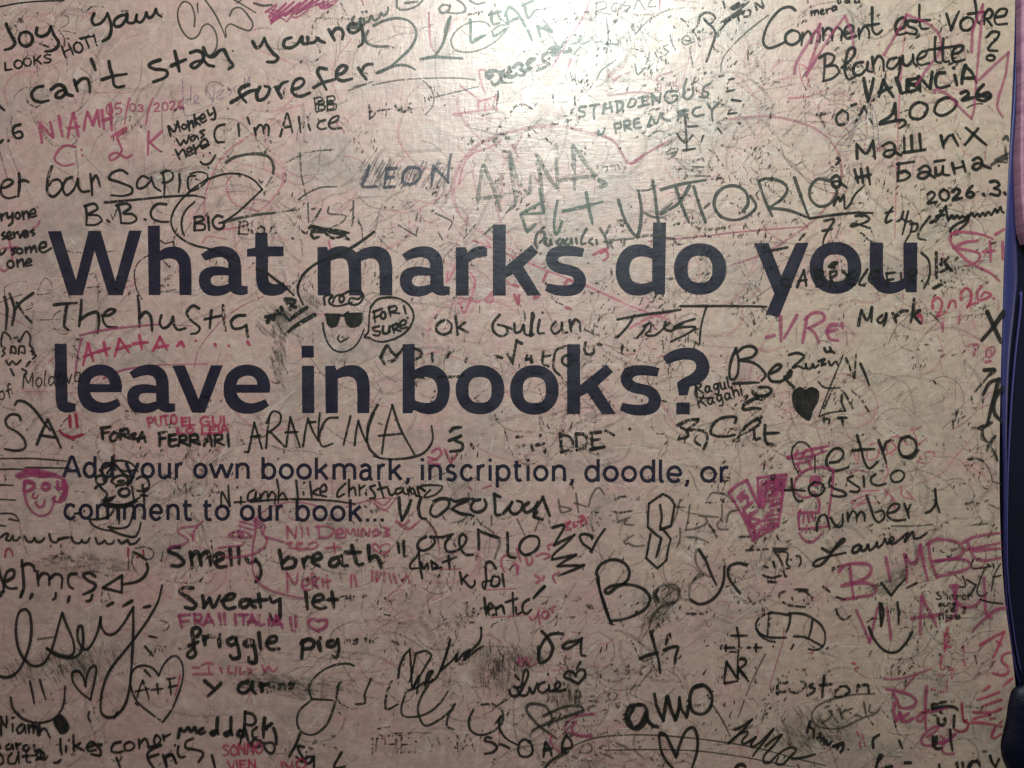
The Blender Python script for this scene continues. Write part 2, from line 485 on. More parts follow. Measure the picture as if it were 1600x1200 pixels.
# a plain single-stroke hand: glyphs on a grid, baseline 0, capitals 10 high, small letters 6
FONT = {
 'A': '0 0 4 10 8 0; 1.4 3.6 6.8 3.8', 'B': '0 0 0.3 10; 0 9.6 5 10 6 7.6 0.4 5.4 6.4 4.2 6.4 0.8 0 0', 'C': '7 8.6 4.5 10 1 7.4 0.4 3.4 2.6 0.2 7 1',
 'D': '0 0 0.4 10; 0 9.8 5 9 7.4 5.4 5.6 1.4 0 0', 'E': '6.4 9.6 0.4 9.8; 0.4 10 0.2 0; 0.4 5.2 5.4 5.4; 0.2 0 6.6 0.3', 'F': '6.6 9.8 0.5 9.6; 0.5 10 0 0; 0.3 5 5 5.4',
 'G': '7 8.6 4 10 0.8 7 0.8 2.6 3.6 0 7 1.4 7.2 4.4 4.4 4.4', 'H': '0.2 10 0 0; 7 10 7 0; 0 5 7 5.2', 'I': '0.5 10 0.5 0', 'J': '5 10 5 2.5 3 0 0 1.5',
 'K': '0.3 10 0 0; 6.4 10 0.4 4.6; 2.4 6 6.8 0', 'L': '0.4 10 0 0.4; 0 0.2 6 0.2', 'M': '0 0 1 10; 1 10 4.4 3.4 8 10; 8 10 8.8 0', 'N': '0 0 0.4 10; 0.4 10 6.6 0.4; 6.6 0.4 7 10',
 'O': '4 10 0.8 7.6 0.4 3 3.4 0 6.8 2.4 7 7.4 3.6 10', 'P': '0.4 10 0 0; 0 9.6 4.6 10 6.4 7.6 4 5 0.2 4.8', 'Q': '4 10 0.8 7.6 0.4 3 3.4 0 6.8 2.4 7 7.4 3.6 10; 4.4 3 8 -1',
 'R': '0.4 10 0 0; 0 9.6 4.8 10 6 7.4 0.4 5; 2 5.2 6.8 0', 'S': '6.4 9 3.4 10 0.6 8 3 5.6 6.4 3.4 4.6 0.4 0 0.8', 'T': '0 9.8 7.4 10; 3.8 10 3.6 0', 'U': '0.3 10 0.6 2.6 3.4 0 6.4 2.6 6.8 10',
 'V': '0 10 3.4 0; 3.4 0 7 10', 'W': '0 10 2 0; 2 0 4.4 7; 4.4 7 6.8 0; 6.8 0 9 10', 'X': '0 10 7 0; 7 10 0 0', 'Y': '0 10 3.4 5; 7 10 3.4 5 3 0', 'Z': '0 10 7 10; 7 10 0 0; 0 0 7 0',
 'a': '5 5.4 2.4 6.2 0.3 3.6 1.2 0.4 3.6 1 5.2 5.4 5 1.6 6.4 0.2', 'b': '0.4 10 0.2 0.4; 0.2 3 2.6 5.6 5 3.8 4.2 0.6 0.2 0.6', 'c': '5 5 2.6 6.2 0.4 3.6 1.6 0.4 5 1', 'd': '5 5 2 6 0.3 2.6 2 0 5 3; 5.4 10 5 3 6 0',
 'e': '0.6 3 4.6 3.6 4.2 6 1.6 5.8 0.3 2.8 2 0 5.4 1', 'f': '5 9 3.4 10 2.2 7 2 0; 0 5.2 5 5.8', 'g': '5 5.6 2 6 0.4 3.4 2 0.8 5 4; 5.2 6 5 0 3.6 -3.6 0.6 -3', 'h': '0.4 10 0.2 0; 0.2 3 2.6 5.8 4.8 4.4 5 0',
 'i': '0.6 6 0.6 0.2; . 0.6 8.4 0.9 9', 'j': '2 6 2 -2 0 -3.4; . 2 8.4 2.3 9', 'k': '0.4 10 0.2 0; 4.6 6 0.4 2.8; 1.6 3.6 5.2 0', 'l': '0.5 10 0.4 1 1.4 0', 'm': '0.2 6 0.2 0; 0.2 3.6 2 6 3.4 4.6 3.4 0; 3.4 3.6 5.4 6 6.8 4.6 7 0',
 'n': '0.2 6 0.2 0; 0.2 3.4 2.6 6 4.6 4.6 4.8 0', 'o': '2.8 6 0.6 4.4 0.6 1.4 2.6 0 4.8 1.6 5 4.6 2.6 6', 'p': '0.2 6 0 -3.6; 0.2 4 2.6 6 5 4 4 0.8 0.2 1', 'q': '5 5.4 2 6 0.4 3 2 0.4 4.8 3.4; 5 6 5 -3.8',
 'r': '0.3 6 0.3 0; 0.3 3.2 2 5.6 4.2 5.6', 's': '4.4 5.4 2 6 0.8 4.4 4 2.4 3.6 0.4 0.2 0.6', 't': '2 9 2 1 3.4 0 4.6 0.8; 0 6 4.6 6.3', 'u': '0.3 6 0.6 1 2.4 0 4.4 2 4.6 6; 4.6 4 4.8 0.6 6 0',
 'v': '0 6 2.2 0.2; 2.2 0.2 4.6 6', 'w': '0 6 1.4 0.2; 1.4 0.2 3.2 4.6; 3.2 4.6 4.8 0.2; 4.8 0.2 6.6 6', 'x': '0 6 4.8 0; 4.8 6 0 0', 'y': '0 6 2.4 1.6; 5 6 2.6 0 0.4 -3.6', 'z': '0 6 4.6 6 0 0 4.8 0',
 '0': '3 10 0.6 7.4 0.6 2.6 3 0 5.4 2.6 5.4 7.4 2.8 10', '1': '0 7.6 2.4 10 2.4 0', '2': '0.4 8 2.6 10 5 8 3.6 4.6 0 0.2 5.6 0.4', '3': '0.4 9 3.4 10 4.8 7.8 2 5.4 5 3.6 4 0.4 0 0.6', '4': '3.6 10 0 4 6 4; 4.4 7 4.2 0',
 '5': '5.4 9.8 1 9.6 0.8 5.4 4.4 5.6 5 2 2.6 0 0 0.8', '6': '4.6 10 1.4 6.4 0.6 2 2.8 0 5 2.4 3.4 4.8 0.8 3.4', '7': '0 9.8 5.6 10 2 0', '8': '3 5.2 0.6 7.6 2.8 10 5 7.6 0.4 2.6 2.8 0 5.4 2.4 3 5.2', '9': '5 8 2.4 10 0.4 7 2.6 5.2 5 8 4.4 0',
 '+': '3 7.6 3 1.6; 0 4.6 6 4.8', '!': '1 10 0.8 3; . 0.8 0.6 0.9 0', '.': '. 0.5 0.6 0.8 0.1', ',': '0.8 1 0.2 -1.6', "'": '0.8 10 0.4 7.6', '/': '4 11 0 -3', ':': '. 0.6 5 0.8 4.4; . 0.6 1 0.8 0.4', '(': '2.4 11 0.4 5 2.2 -1.4', ')': '0 11 2 5 0.2 -1.4', '-': '0 4.4 3.6 4.6', '?': '0.4 8 2.6 10 5 8 2.6 5 2.4 3; . 2.4 0.6 2.6 0'}
def adv(ch):
    if ch == ' ': return 4.4
    xs = [p[0] for m, pts in parse(FONT[ch]) for p in pts]
    return max(xs) + 2.3

def write(rib, text, x0, y0, x1, y1, h, w, slant=0.0, rough=0.35):
    tot = sum(adv(c) for c in text) - 2.3
    L = math.hypot(x1 - x0, y1 - y0)
    ux, uy = (x1 - x0) / L, (y1 - y0) / L
    sx, sy = L / tot, h / 10
    x = 0.0
    for ch in text:
        if ch != ' ':
            dy = RND.uniform(-rough, rough); sc = 1 + RND.uniform(-0.07, 0.07); ro = RND.uniform(-0.06, 0.06)
            for mode, pts in parse(FONT[ch]):
                q = []
                for gx, gy in pts:
                    gx2 = gx + RND.uniform(-0.25, 0.25) * rough * 2 + gy * slant - gy * ro
                    gy2 = (gy + RND.uniform(-0.25, 0.25) * rough * 2) * sc + dy + gx * ro
                    a = (x + gx2) * sx; b = gy2 * sy
                    q.append((x0 + ux * a + uy * b, y0 + uy * a - ux * b))
                rib.stroke(catmull(q), w)
        x += adv(ch)

def text(name, label, color, wear, width, items, parent=None, op=0.95, slant=0.0, extra=None, rough=0.35):
    rib = Ribbon(next_y())
    for it in items:
        write(rib, it[0], *it[1:6], width, slant, rough)
    if extra:
        for crop, s in extra: draw(rib, crop, s, width)
    o = rib.build(name, ink(color, wear, op), parent or BOARD, PIECE.get(name))
    if label: o['label'] = label
    return o

def empty(name, parent=None, loc=(0, 0, 0)):
    o = bpy.data.objects.new(name, None)
    COL.objects.link(o)
    o.location = loc
    if parent: o.parent = parent
    return o

# ------------------------------------------------------------------ the board and what stands along its right edge
def prism(name, outline, y0, y1, mat, parent=None, bev=0.0):
    """an upright slab: outline in photo millimetres, front face at y0, back at y1"""
    n = len(outline)
    v = [W(x, y, y0) for x, y in outline] + [W(x, y, y1) for x, y in outline]
    f = [tuple(range(n))[::-1], tuple(range(n, 2 * n))] + [(i, (i + 1) % n, n + (i + 1) % n, n + i) for i in range(n)]
    o = link_mesh(name, v, f, mat, parent)
    import bmesh
    bm = bmesh.new(); bm.from_mesh(o.data)
    bmesh.ops.recalc_face_normals(bm, faces=bm.faces)
    if bev:
        bmesh.ops.bevel(bm, geom=[e for e in bm.edges if all(abs(q.co.y - y0) < 1e-6 for q in e.verts)], offset=bev, segments=3, affect='EDGES', profile=0.5)
    bm.to_mesh(o.data); bm.free()
    return o

EDGE = [(1588, -160), (1587, 0), (1585, 80), (1581.6, 160), (1577.4, 240), (1572.4, 340), (1568.8, 420), (1567.2, 480), (1564.2, 580), (1562, 720),
        (1562.8, 800), (1565, 860), (1569, 920), (1573.2, 960), (1579, 1000), (1584, 1040), (1588, 1080), (1592, 1140), (1596, 1360)]
edge_s = catmull(EDGE, 12)
BOARD = prism('scribbled_board', [(-190, 1360), (-190, -160)] + edge_s, 0.0, 0.022, board_material(), bev=0.0012)
BOARD['label'] = 'large worn pinkish cream board printed with a navy question and covered in marker scribbles'
BOARD['category'] = 'board'

def tube_strip(name, rows, mat, bulge, back, parent=None, cols=9):
    """an upright strip: rows of (y, left x, right x) with a softly bulging front"""
    v = []; f = []
    for (py, xa, xb) in rows:
        for j in range(cols):
            t = j / (cols - 1)
            d = math.sin(math.pi * t) ** 0.7
            v.append(W(xa + (xb - xa) * t, py, back - bulge * d))
        for j in range(cols):
            t = 1 - j / (cols - 1)
            v.append(W(xa + (xb - xa) * t, py, back + 0.006))
    k = 2 * cols
    for i in range(len(rows) - 1):
        for j in range(k):
            a, b = i * k + j, i * k + (j + 1) % k
            f.append((a, a + k, b + k, b))
    f.append(tuple(range(k))); f.append(tuple(range((len(rows) - 1) * k, len(rows) * k))[::-1])
    o = link_mesh(name, v, f, mat, parent)
    import bmesh
    bm = bmesh.new(); bm.from_mesh(o.data); bmesh.ops.recalc_face_normals(bm, faces=bm.faces); bm.to_mesh(o.data); bm.free()
    for p in o.data.polygons: p.use_smooth = len(p.vertices) == 4
    return o

def resample(rows, step=10):
    a = catmull([(r[0], r[1]) for r in rows], step); b = catmull([(r[0], r[2]) for r in rows], step)
    out = []
    y = rows[0][0]
    def at(c, y):
        for p, q in zip(c, c[1:]):
            if p[0] <= y <= q[0] and q[0] > p[0]:
                return p[1] + (q[1] - p[1]) * (y - p[0]) / (q[0] - p[0])
        return c[-1][1]
    while y <= rows[-1][0]:
        out.append((y, at(a, y), at(b, y))); y += step
    return out

violet = plain('violet_satin', (0.020, 0.022, 0.098), 0.45, 0.3, bump=((120, 1, 9), 0.35), var=((0.036, 0.030, 0.115), (40, 1, 7)))
strip = tube_strip('satin_strip', resample([(-160, 1589.6, 1590.2), (40, 1589.4, 1590.2), (80, 1589, 1590.8), (160, 1585.6, 1592), (240, 1579.6, 1587.4), (340, 1573.6, 1590), (430, 1571, 1594),
        (480, 1570, 1590), (530, 1569, 1584.5), (580, 1568.4, 1580.4), (660, 1570, 1577.4), (720, 1572, 1576.6), (800, 1572.4, 1575.6), (860, 1572.3, 1574), (960, 1577, 1579), (1030, 1586, 1588.4), (1070, 1596, 1598), (1110, 1608, 1610)]),
        violet, 0.0025, 0.006)
strip['label'] = 'violet blue satin strip running down the right edge of the board'
strip['category'] = 'strip'
cord = tube_strip('piping_cord', resample([(455, 1598, 1599.3), (480, 1597, 1598.2), (560, 1588.4, 1589.4), (620, 1583.4, 1584.4), (680, 1580, 1581), (760, 1576.8, 1577.6), (900, 1577, 1577.7), (1000, 1588, 1588.8), (1060, 1599, 1600)], 8),
        plain('violet_piping', (0.08, 0.07, 0.24), 0.4), 0.0012, 0.004, cols=5)
cord['label'] = 'thin violet piping cord on the dark cloth beside the violet strip'
cord['category'] = 'cord'

navy = plain('navy_cloth', (0.0015, 0.002, 0.010), 0.6, 0.15, bump=((200, 1, 300), 0.5), var=((0.0025, 0.003, 0.016), (14, 1, 5)))
cloth = tube_strip('navy_cloth', resample([(-160, 1560, 1700), (1000, 1560, 1700), (1360, 1560, 1700)], 60), navy, 0.004, 0.030, cols=7)
cloth['label'] = 'near black navy cloth hanging behind the violet strip at the edge of the board'
cloth['category'] = 'cloth'

pinkm = plain('pink_panel_face', (0.36, 0.17, 0.25), 0.55, 0.4, bump=((90, 1, 140), 0.3), var=((0.19, 0.075, 0.13), (60, 1, 45)))
pink = prism('pink_panel', [(1597, -160), (1594.6, 0), (1594.4, 120), (1593.4, 200), (1593, 250), (1594, 300), (1597, 335), (1601, 362), (1606, 380), (1720, 390), (1720, -160)], -0.004, 0.02, pinkm, bev=0.003)
pink['label'] = 'pink mottled panel edge peeking in at the top right corner beyond the violet strip'
pink['category'] = 'panel'

def pad(name, outline, mat, depth, back):
    """a padded lump: its outline inflates towards the viewer"""
    c = (sum(p[0] for p in outline) / len(outline), sum(p[1] for p in outline) / len(outline))
    rings = 8; n = len(outline)
    v = []; f = []
    for r in range(rings + 1):
        t = r / rings
        k = math.cos(t * math.pi / 2); d = math.sin(t * math.pi / 2)
        for (x, y) in outline:
            v.append(W(c[0] + (x - c[0]) * max(k, 0.02), c[1] + (y - c[1]) * max(k, 0.02), back - depth * d))
    for r in range(rings):
        for i in range(n):
            a, b = r * n + i, r * n + (i + 1) % n
            f.append((a, b, b + n, a + n))
    f.append(tuple(rings * n + i for i in range(n)))
    f.append(tuple(range(n))[::-1])
    o = link_mesh(name, v, f, mat)
    import bmesh
    bm = bmesh.new(); bm.from_mesh(o.data); bmesh.ops.recalc_face_normals(bm, faces=bm.faces); bm.to_mesh(o.data); bm.free()
    for p in o.data.polygons: p.use_smooth = True
    return o
lump = pad('padded_sleeve', catmull([(1600, 1064), (1590, 1069), (1580, 1077), (1575, 1093), (1571, 1120), (1566, 1142), (1562.4, 1160), (1564, 1178), (1570, 1194), (1582, 1216), (1600, 1240), (1680, 1260), (1740, 1160), (1690, 1060), (1640, 1050), (1600, 1064)], 6)[:-1],
           plain('navy_padding', (0.0018, 0.002, 0.009), 0.5, 0.25, bump=((30, 1, 40), 0.8), var=((0.003, 0.003, 0.014), (20, 1, 12))), 0.030, -0.002)
lump['label'] = 'rounded dark navy padded lump overlapping the lower right corner of the board'
lump['category'] = 'padding'

# ------------------------------------------------------------------ the printed question
GLYPH = {}
def G(key, ox, oy, s, *contours):
    """a printed letter's outline: corners carry !, the rest is a smooth curve; kept in board millimetres"""
    res = []
    for c in contours:
        if c.startswith('o'):
            cx, cy, rx, ry, ex = (float(x) for x in c.split()[1:])
            pts = []
            for i in range(72):
                a = 2 * math.pi * i / 72
                ca, sa = math.cos(a), math.sin(a)
                pts.append((cx + rx * math.copysign(abs(ca) ** (2 / ex), ca), cy + ry * math.copysign(abs(sa) ** (2 / ex), sa)))
        else:
            t = c.split(); P = []
            for i in range(0, len(t), 2):
                sharp = t[i + 1].endswith('!')
                P.append((float(t[i]), float(t[i + 1].rstrip('!')), sharp))
            k0 = next((i for i, p in enumerate(P) if p[2]), None)
            if k0 is None:
                pts = catmull([(p[0], p[1]) for p in P] + [(P[0][0], P[0][1])], 6)[:-1]
            else:
                P = P[k0:] + P[:k0] + [P[k0]]
                pts = []; run = [P[0]]
                for p in P[1:]:
                    run.append(p)
                    if p[2]:
                        q = [(r[0], r[1]) for r in run]
                        pts += (q if len(q) == 2 else catmull(q, 6))[:-1]
                        run = [p]
        res.append([(ox + x / s, oy + y / s) for x, y in pts])
    xs = [p[0] for p in res[0]]; ys = [p[1] for p in res[0]]
    GLYPH[key] = (res, min(xs), max(xs), min(ys), max(ys))
Z6 = 6.6667
G('W', 60, 340, Z6, '98 142! 235 140! 392 650! 523 138! 650 138! 802 662! 945 135! 1078 135! 880 808! 730 808! 587 346! 465 808! 315 810!')
G('h', 60, 340, Z6, '1140 85! 1266 83! 1268 345! 1330 312 1420 302 1500 325 1570 400 1592 510 1597 806! 1470 806! 1467 560 1462 495 1440 450 1395 428 1335 428 1273 448! 1272 806! 1150 806!')
G('a', 290, 340, Z6, '160 382! 260 322 375 297 480 320 552 390 578 490 582 600 585 708! 648 714! 648 793! 600 806 555 806 510 795 470 768! 400 803 310 816 215 795 158 735 138 645 155 575 205 530 290 508 370 510 447 525! 442 470 418 430 370 412 300 418 205 448!',
  '447 602! 330 602 285 612 262 650 275 690 315 710 375 708 447 690!')
G('t', 290, 340, Z6, '725 160! 852 158! 858 300! 1022 300! 1022 402! 860 405! 862 620 872 665 905 690 960 690 1025 675! 1062 748! 1000 795 905 815 815 797 758 740 736 640 732 405! 640 405! 640 328! 725 312!')
G('m', 490, 340, Z6, '40 308! 140 305! 150 342! 200 314 270 297 340 303 400 328 448 362! 520 322 630 298 720 315 790 378 815 470 820 810! 690 810! 685 540 675 475 640 434 580 426 495 450! 500 810! 370 810! 364 540 350 460 318 430 265 425 180 448! 178 808! 45 810!')
G('r', 700, 340, Z6, '82 310! 185 308! 200 365! 260 320 330 297 375 300 408 315! 408 402! 330 412 270 432 215 462! 215 812! 82 812!')
G('k', 700, 340, Z6, '467 72! 602 72! 602 505! 870 285! 940 365! 785 510! 970 812! 828 812! 678 588! 602 628! 602 812! 467 812!')
G('s', 700, 340, Z6, '1420 322! 1400 410! 1290 400 1200 400 1155 416 1142 440 1165 465 1220 482 1320 508 1395 555 1437 640 1425 725 1375 782 1290 812 1200 817 1100 800 1010 760! 1038 685! 1140 702 1240 704 1292 690 1312 652 1297 622 1250 602 1150 580 1070 540 1025 470 1022 405 1055 340 1115 305 1200 292 1310 297')
G('d', 940, 340, Z6, '537 50! 672 50! 660 800! 555 800! 542 765! 465 800 370 812 270 790 190 715 150 600 150 500 180 405 240 325 320 287 410 278 475 292 530 320!',
  '527 428! 460 408 385 408 325 435 293 500 290 570 310 640 350 678 400 688 465 682 527 660!')
G('o', 940, 340, Z6, 'o 1025 535 272 268 2.12', 'o 1025 537 128 140 2.7')
G('y', 1170, 360, 5.7143, '45 115! 175 112! 290 405! 420 112! 535 110! 268 778! 150 745! 228 565!')
G('u', 1170, 360, 5.7143, '1080 108! 1198 108! 1199 350 1206 415 1235 452 1285 459 1335 450 1380 428! 1380 108! 1505 108! 1500 552! 1405 552! 1395 518! 1330 552 1245 565 1165 545 1105 485 1083 400')
G('l', 70, 530, Z6, '103 48! 228 46! 240 655! 322 670! 322 748! 260 763 200 760 145 730 118 650 112 540')
G('e', 70, 530, Z6, '800 552! 805 480 775 375 695 292 575 262 460 290 375 370 342 490 352 605 402 700 482 752 590 768 700 745 795 685! 755 618! 700 642 620 660 548 645 497 605 470 552!',
  '467 468! 490 415 530 387 590 375 640 390 668 425 678 468!')
G('v', 250, 530, Z6, '130 275! 260 272! 402 625! 530 272! 655 272! 468 765! 335 765!')
G('i', 450, 530, Z6, '145 278! 272 275! 275 768! 148 770!', )
G('dot', 450, 530, Z6, '142 68! 268 66! 272 190! 142 192!')
G('n', 450, 530, Z6, '388 278! 488 275! 505 320! 570 285 660 268 750 287 820 352 848 450 848 768! 722 770! 718 490 704 428 668 396 610 388 520 408! 520 770! 393 770!')
G('b', 610, 530, Z6, '128 52! 252 50! 255 318! 320 287 400 268 490 287 570 352 613 450 618 555 592 668 530 743 430 780 330 770 245 735! 228 770! 128 772!',
  '255 415! 320 396 400 397 455 425 485 490 488 560 470 620 430 655 370 662 310 655 255 635!')
G('?', 940, 530, Z6, '635 185! 740 117 870 88 980 100 1070 160 1118 250 1115 350 1060 430 990 470 918 498! 895 585! 805 585! 785 455! 840 412 920 370 972 322 985 270 960 230 900 212 810 218 680 262!')
G('qdot', 940, 530, Z6, '778 660! 918 660! 918 782! 778 782!')

PRINT = print_material()
def letter(parent, key, box=None, extra=None, y=-0.0003):
    """box = (x0, x1, y0, y1) moves and fits the outline"""
    res, x0, x1, y0, y1 = GLYPH[key]
    rib = Ribbon(y)
    def place(cs):
        if not box: return cs
        bx0, bx1, by0, by1 = box
        return [[(bx0 + (x - x0) * (bx1 - bx0) / (x1 - x0), by0 + (yy - y0) * (by1 - by0) / (y1 - y0)) for x, yy in c] for c in cs]
    rib.poly(place(res))
    if extra: rib.poly(GLYPH[extra][0])
    o = rib.build('letter', PRINT, parent)
    return o
line1 = empty('printed_heading', BOARD); line1['label'] = 'bold navy printed line asking What marks do you'
line2 = empty('printed_heading', BOARD); line2['label'] = 'bold navy printed line asking leave in books'
for k in 'Whatmrksdoyu': letter(line1, k)
letter(line1, 'a', (624.7, 703, 384.6, 463.2))
res_o = GLYPH['o']
letter(line1, 'o', (1170 + 542 / 5.7143, 1170 + 1005 / 5.7143, 360 + 103 / 5.7143, 360 + 565 / 5.7143))
for k in 'levnb': letter(line2, k)
letter(line2, 'a', (198.7, 273.7, 569.3, 645.6))
letter(line2, 'e', (349.3, 422.5, 569.6, 646.4))
letter(line2, 'i', extra='dot')
letter(line2, 'o', (712, 788.2, 570.5, 647.3))
letter(line2, 'o', (796.8, 873, 570.5, 647.8))
letter(line2, 'k', (886, 962.2, 537.8, 647))
letter(line2, 's', (968.3, 1033, 570.4, 649.2))
letter(line2, '?', extra='qdot')

# the smaller printed lines: even strokes with flat ends, x-height 1, ascender 1.42
SUB = {'A': '0 0 .42 1.36! .53 1.36! .95 0; .17 .44 .78 .44', 'd': 'o .44 .5 .44 .5; .88 1.42 .88 0', 'y': '0 1 .45 .02; .9 1 .28 -.4', 'o': 'o .5 .5 .45 .47', 'u': '.06 1 .06 .45 .12 .16 .36 .03 .62 .08 .86 .25; .86 1 .86 0',
       'r': '.08 1 .08 0; .08 .68 .25 .9 .45 .96 .6 .93', 'w': '0 1 .36 .04; .36 .04 .75 .94; .75 .94 1.12 .04; 1.12 .04 1.5 1', 'n': '.08 1 .08 0; .08 .72 .3 .93 .58 .96 .8 .82 .86 .55 .86 0',
       'b': 'o .48 .5 .44 .5; .06 1.42 .06 0', 'k': '.08 1.42 .08 0; .8 .98 .08 .40; .34 .6 .86 0', 'm': '.08 1 .08 0; .08 .74 .25 .93 .48 .96 .68 .84 .74 .55 .74 0; .74 .74 .92 .93 1.14 .96 1.34 .84 1.4 .55 1.4 0',
       'a': '.1 .82 .3 .95 .55 .95 .74 .8 .77 .5 .77 .18 .84 .05 .98 .06; .77 .58 .5 .6 .2 .52 .08 .3 .2 .08 .42 .03 .64 .1 .77 .25', 'i': '.1 1 .1 0; .1 1.42 .1 1.22', 's': '.72 .86 .5 .96 .28 .94 .1 .8 .14 .62 .4 .52 .68 .42 .76 .24 .6 .06 .36 .03 .04 .14',
       'c': '.82 .8 .62 .94 .4 .95 .16 .78 .06 .48 .18 .18 .42 .04 .64 .06 .84 .2', 'p': 'o .48 .5 .44 .5; .06 1 .06 -.42', 't': '.3 1.3 .3 .3 .4 .08 .6 .04 .78 .1; .02 .96 .78 .96', 'l': '.1 1.42 .1 .25 .18 .06 .4 .05', 'e': '.08 .5 .92 .5 .86 .78 .66 .94 .44 .95 .18 .8 .06 .48 .18 .18 .42 .03 .66 .06 .86 .2',
       ',': '.16 .16 .14 -.05 .02 -.25', '.': '.1 .2 .1 0'}
def sub_letter(parent, ch, x0, x1, base, xh, w):
    rib = Ribbon(-0.0003)
    strokes = parse(SUB[ch].replace('!', ''))
    xs = [p[0] for m, pts in strokes for p in pts]
    a, b = min(xs), max(xs)
    lo, hi = x0 + (w / 2 if ch not in 'Ayw' else 2.2), x1 - (w / 2 if ch not in 'Ayw' else 2.2)
    narrow = ch in 'i.,'
    for m, pts in strokes:
        if narrow: q = [((x0 + x1) / 2 + (x - (a + b) / 2) * xh, base - y * xh) for x, y in pts]
        else: q = [(lo + (x - a) / (b - a) * (hi - lo), base - (0.09 * (1 if m == 'o' else 0) + y * (0.91 if m == 'o' else 1)) * xh + (0.045 * xh if m == 'o' else 0)) for x, y in pts]
        if ch == 'A' and len(q) > 2: c = polyline(q)
        else: c = catmull(q, 1.2)
        rib.stroke2(c, w)
    return rib.build('letter', PRINT, parent)
def stroke2(s, pts, w):
    """an even printed stroke with flat ends"""
    n = len(pts); base = len(s.v); y0 = s.y - s.k
    for i in range(n):
        a = pts[max(0, i - 1)]; b = pts[min(n - 1, i + 1)]
        dx, dy = b[0] - a[0], b[1] - a[1]; l = math.hypot(dx, dy) or 1
        nx, ny = -dy / l * w / 2, dx / l * w / 2
        y = y0 - 2e-6 * i / n
        s.v.append(W(pts[i][0] + nx, pts[i][1] + ny, y)); s.v.append(W(pts[i][0] - nx, pts[i][1] - ny, y))
        s.u += [(0, 0), (1, 0)]
        if i:
            k = base + 2 * i
            s.f.append((k - 2, k, k + 1, k - 1))
    s.k += 2.4e-6
Ribbon.stroke2 = stroke2
sub1 = empty('printed_subtitle', BOARD); sub1['label'] = 'small navy printed line asking readers to add their own bookmark'
sub2 = empty('printed_subtitle', BOARD); sub2['label'] = 'small navy printed line ending comment to our book'
S5 = 5.3333
L3 = [(80, 'A', 92, 255), (80, 'd', 262, 380), (80, 'd', 408, 525), (80, 'y', 612, 738), (80, 'o', 745, 865), (80, 'u', 890, 1000), (80, 'r', 1030, 1108), (80, 'o', 1183, 1305), (80, 'w', 1315, 1522), (360, 'n', 42, 162),
      (360, 'b', 257, 383), (360, 'o', 403, 530), (360, 'o', 548, 680), (360, 'k', 703, 825), (360, 'm', 850, 1050), (360, 'a', 1072, 1200), (360, 'r', 1222, 1302), (360, 'k', 1318, 1437), (360, ',', 1458, 1490),
      (640, 'i', 92, 122), (640, 'n', 155, 272), (640, 's', 297, 395), (640, 'c', 418, 535), (640, 'r', 558, 640), (640, 'i', 658, 685), (640, 'p', 715, 843), (640, 't', 853, 945), (640, 'i', 975, 1000), (640, 'o', 1028, 1158), (640, 'n', 1185, 1305), (640, ',', 1330, 1365),
      (880, 'd', 175, 305), (880, 'o', 330, 462), (880, 'o', 482, 615), (880, 'd', 637, 767), (880, 'l', 797, 850), (880, 'e', 858, 990), (880, ',', 1010, 1045), (880, 'o', 1140, 1280), (880, 'r', 1303, 1390)]
for ox, ch, a, b in L3:
    x0, x1 = ox + a / S5, ox + b / S5
    t = (x0 - 97) / 1040
    sub_letter(sub1, ch, x0, x1, 745.9 + 8.2 * t, 23.6 + 1.4 * t, 5.3)
L4 = [(80, 'c', 102, 212), (80, 'o', 228, 350), (80, 'm', 372, 570), (80, 'm', 597, 792), (80, 'e', 815, 932), (80, 'n', 960, 1072), (80, 't', 1082, 1185), (80, 't', 1253, 1350), (80, 'o', 1363, 1490),
      (360, 'o', 78, 205), (360, 'u', 230, 348), (360, 'r', 375, 452), (360, 'b', 540, 665), (360, 'o', 683, 812), (360, 'o', 830, 960), (360, 'k', 985, 1105), (360, '.', 1130, 1158), (360, '.', 1190, 1220), (360, '.', 1250, 1280)]
for ox, ch, a, b in L4:
    x0, x1 = ox + a / S5, ox + b / S5
    t = (x0 - 97) / 1040
    sub_letter(sub2, ch, x0, x1, 811.2 + 8.0 * t, 23.8 + 1.4 * t, 5.3)

# ------------------------------------------------------------------ what visitors wrote and drew
HW, DR, LN = 'handwriting', 'drawing', 'marker_line'
# --- faint old lines first, then fresh ones over them
mark(LN, 'faint grey loops wiped at the upper left', 'D', 2, 2.2, '00', '200 545 150 552 110 580 85 615; 190 688 130 692 90 720 68 750 75 800; 190 690 215 750 245 810 290 870 335 912; 208 690 240 770 275 830 320 885 395 910; 340 160 350 115 390 96 428 108 425 145 370 190 420 195 470 210; 370 190 400 240 418 300 420 450; 230 410 238 480; 500 20 520 90; 180 60 110 140 20 230; 380 640 400 690; 0 950 45 1110; 450 840 480 870 440 920', op=0.6)
mark(LN, 'thin dark line along the top left corner', 'K', 0.5, 2.6, '00', '-20 46 120 20 250 8 400 4')
mark(LN, 'worn thin oval at the left under the short column of words', 'D', 2, 2, '01', '30 640 30 600 80 568 170 560; 200 690 205 715 170 735 110 735 30 720; 0 690 60 665 140 640; 235 640 250 580 285 540 318 565 335 660; 235 642 330 632; 385 610 372 690; 395 640 470 585; 400 650 500 660; 545 520 590 510 610 560 612 690; 540 598 625 592; 380 740 340 770 332 830 370 880 420 885 450 860; 230 800 460 795; 720 370 500 380; 420 370 500 378; 1010 550 1070 540; 1005 625 1100 610', op=0.75)
mark(LN, 'thin curved line left of the tall h', 'K', 1, 2.2, '01', '930 395 880 425 845 480 842 550 860 620 890 670; 1000 300 1030 320 1080 310', op=0.8)
